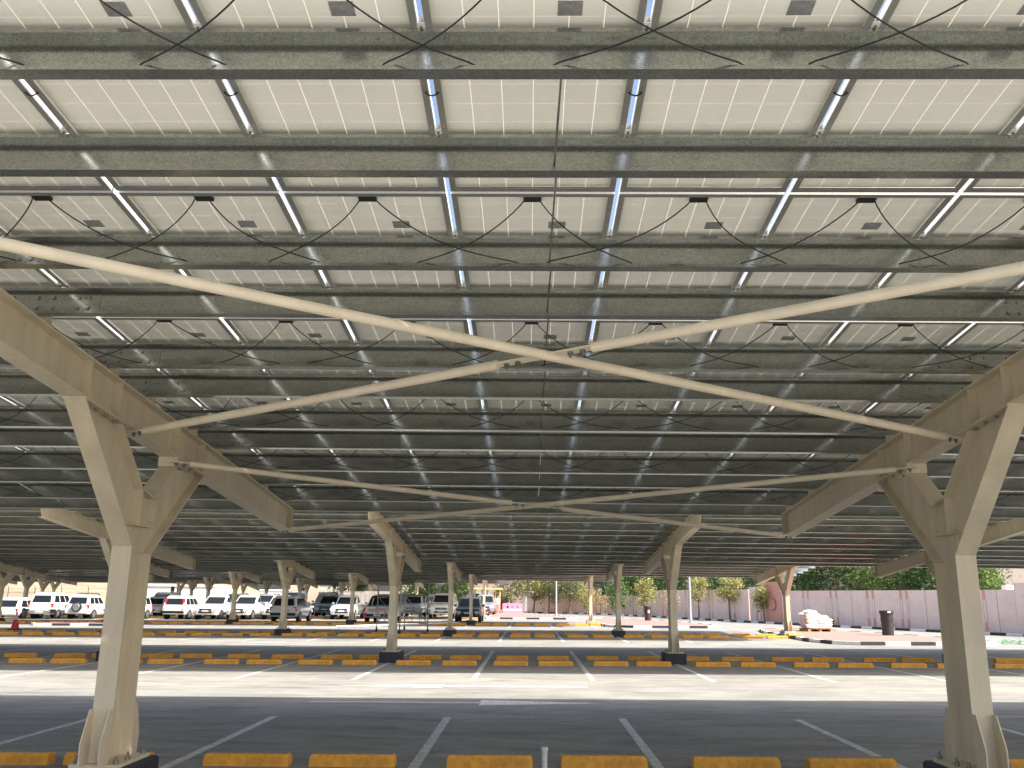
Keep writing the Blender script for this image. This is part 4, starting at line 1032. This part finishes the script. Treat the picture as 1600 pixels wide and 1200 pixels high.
        for sx in (-1, 1):
            if tall_lights:
                q = MB(); a0 = gp(sx, 0, 0, .015, False); b0 = gp(sx, .95, 0, .0, False)
                q.add([(a0.x-sx*.13, a0.y+.09, zt0-.30), (a0.x+sx*.06, a0.y+.04, zt0-.30), (b0.x+sx*.06, b0.y+.02, b0.z), (b0.x-sx*.09, b0.y+.04, b0.z),
                       (a0.x-sx*.11, a0.y-.2, zt0-.30), (a0.x+sx*.03, a0.y-.2, zt0-.30), (b0.x+sx*.02, b0.y-.2, b0.z), (b0.x-sx*.07, b0.y-.2, b0.z)],
                      [(0, 1, 2, 3), (7, 6, 5, 4), (0, 4, 5, 1), (1, 5, 6, 2), (2, 6, 7, 3), (3, 7, 4, 0)]); q.build('tail_light', M['tlight'], root)
            else:
                a_, b_2 = sorted((sx*hw*.74, sx*hw*.965)); zz = (.30, .02) if kind != 'hatch' else (.26, .06)
                q = MB(); q.cbox((a_, r0-.22, zt0-zz[0]), (b_2, r0-.012, zt0-zz[1]), .03); q.build('tail_light', M['tlight'], root)
        if not spare:
            q = MB(); q.box((-.26, r0-.005, zt0-.30), (.26, r0+.006, zt0-.19)); q.build('number_plate', M['plate'], root)
        q = MB(); q.cbox((-hw*.9, r0-.08, lo+.08), (hw*.9, r0+.035, lo+.26), .03); q.build('rear_bumper', M['p_silver'] if clad else (M['black'] if kind == 'suv' and not spare else m), root)
        if clad:
            q = MB(); q.box((-.3, r0+.036, lo+.1), (.3, r0+.045, lo+.22)); q.build('bumper_step', M['plate'], root)
        if spare:
            q = MB(); q.tube([(-.05, r0-.03, .86), (-.05, r0+.20, .86)], .345, 28); sw = q.build('spare_wheel', M['tyre'], root)
            q = MB(); q.tube([(-.05, r0+.201, .86), (-.05, r0+.22, .86)], [.265, .24], 24); q.build('spare_cover', M['rim'], sw)
            q = MB(); q.box((-.4, r0+.036, lo+.1), (0.0, r0+.045, lo+.2)); q.build('number_plate', M['plate'], root)
        if stripe:
            q = MB(); q.box((-.42, r0-.003, zt0-.34), (-.14, r0+.008, zt0-.22)); q.build('sticker', M['orange'], root)
    if kind == 'suv':
        for sx in (-1, 1):
            q = MB(); q.tube([(sx*hw*.60, fr_t+.15, H+.02), (sx*hw*.60, fr_t+.25, H+.05), (sx*hw*.60, rear_t-.3, H+.05), (sx*hw*.60, rear_t-.2, H+.015)], .02, 6); q.build('roof_rail', M['alu'], root)
    return root
W_ = M['p_white']
car('hatch', -38.2, 65.2, True, W_, 'white hatchback with slanted red tail lights at the left photo edge', 1.78, 4.2, 1.52)
car('suv', -35.7, 65.3, True, W_, 'white boxy off-roader with black bumper corners, between hatchback and spare-wheel car', 1.85, 4.55, 1.88, clad=True)
car('suv', -33.2, 65.7, True, W_, 'white small off-roader with a spare wheel on its tail door', 1.78, 4.1, 1.74, spare=True)
car('suv', -29.55, 64.0, False, W_, 'white off-roader partly hidden right behind the left foreground column', 1.80, 4.4, 1.7)
car('van', -31.0, 73.2, False, W_, 'small white van just right of the left foreground column', 1.7, 4.2, 1.62)
car('suv', -33.2, 79.0, False, M['p_dgrey'], 'dark off-roader roof showing above the small white van', 1.85, 4.6, 2.0)
car('suv', -26.0, 65.6, True, W_, 'white car with tall red tail lights beside its rear window', 1.75, 4.5, 1.68, tall_lights=True)
car('pickup', -23.5, 65.2, False, W_, 'white pickup facing the camera right of the car with tall tail lights', 1.85, 5.1, 1.78)
car('pickup', -21.3, 65.6, False, W_, 'white pickup facing the camera between two thin columns, second of the white pair', 1.85, 5.1, 1.78)
car('pickup', -18.9, 66.2, False, W_, 'white pickup half hidden behind the sticker covered white car', 1.8, 5.0, 1.75)
car('suv', -16.35, 59.8, True, W_, 'white car with orange sticker on its tail, parked nearer behind a column', 1.86, 4.6, 1.72, stripe=True)
car('suv', -17.3, 76.0, False, M['p_silver'], 'silver off-roader facing the camera left of the middle white pickup', 1.85, 4.6, 1.8)
car('suv', -19.0, 81.5, False, M['p_black'], 'black off-roader behind the silver one', 1.9, 4.8, 1.9)
car('pickup', -14.1, 67.6, False, W_, 'white pickup facing the camera behind the column left of the scaffold', 1.85, 5.1, 1.8)
car('pickup', -13.2, 76.5, False, W_, 'white pickup peeking out left of the one with red lettering', 1.8, 5.1, 1.75)
car('pickup', -9.85, 58.5, True, W_, 'white pickup tail with red TOYOTA lettering behind the scaffold tower', 1.82, 5.2, 1.8, text='TOYOTA', roofbar=True)
car('pickup', -9.95, 75.0, False, W_, 'white pickup facing the camera seen through the scaffold tower', 1.82, 5.1, 1.85)
car('suv', -6.95, 71.0, False, M['p_cream'], 'white broad fronted off-roader right of the scaffold tower', 2.0, 5.0, 2.0)
car('suv', -4.2, 61.6, False, M['p_dgrey'], 'dark grey car facing the camera behind a thin column', 1.78, 4.6, 1.72)
car('suv', -4.15, 83.5, False, M['p_silver'], 'silver off-roader behind the dark grey car near the gate', 1.85, 4.6, 1.95)
for i, (x, y, kd, m_, lab) in enumerate([(-27.6, 82, 'suv', M['p_dgrey'], 'dark off-roader roof behind the white pickup pair, left one'), (-24.2, 80.5, 'suv', M['p_silver'], 'silver off-roader roof behind the white pickup pair'),
        (-21.9, 82, 'pickup', M['p_black'], 'black pickup roof behind the second white pickup'), (-12.0, 82.3, 'suv', M['p_black'], 'black off-roader beyond the scaffold tower'),
        (-37.0, 80, 'suv', M['p_black'], 'black car behind the white off-roaders at far left'), (-41.0, 80, 'hatch', M['p_dgrey'], 'dark hatchback behind the cars at the left photo edge'),
        (-26.0, 97, 'van', M['p_silver'], 'grey van parked far back before the beige block'), (-9.0, 83, 'suv', M['p_dgrey'], 'dark car beyond the broad fronted off-roader')]):
    car(kd, x, y, False, m_, lab, 1.85, 4.6, 1.9 if kd != 'van' else 2.3)
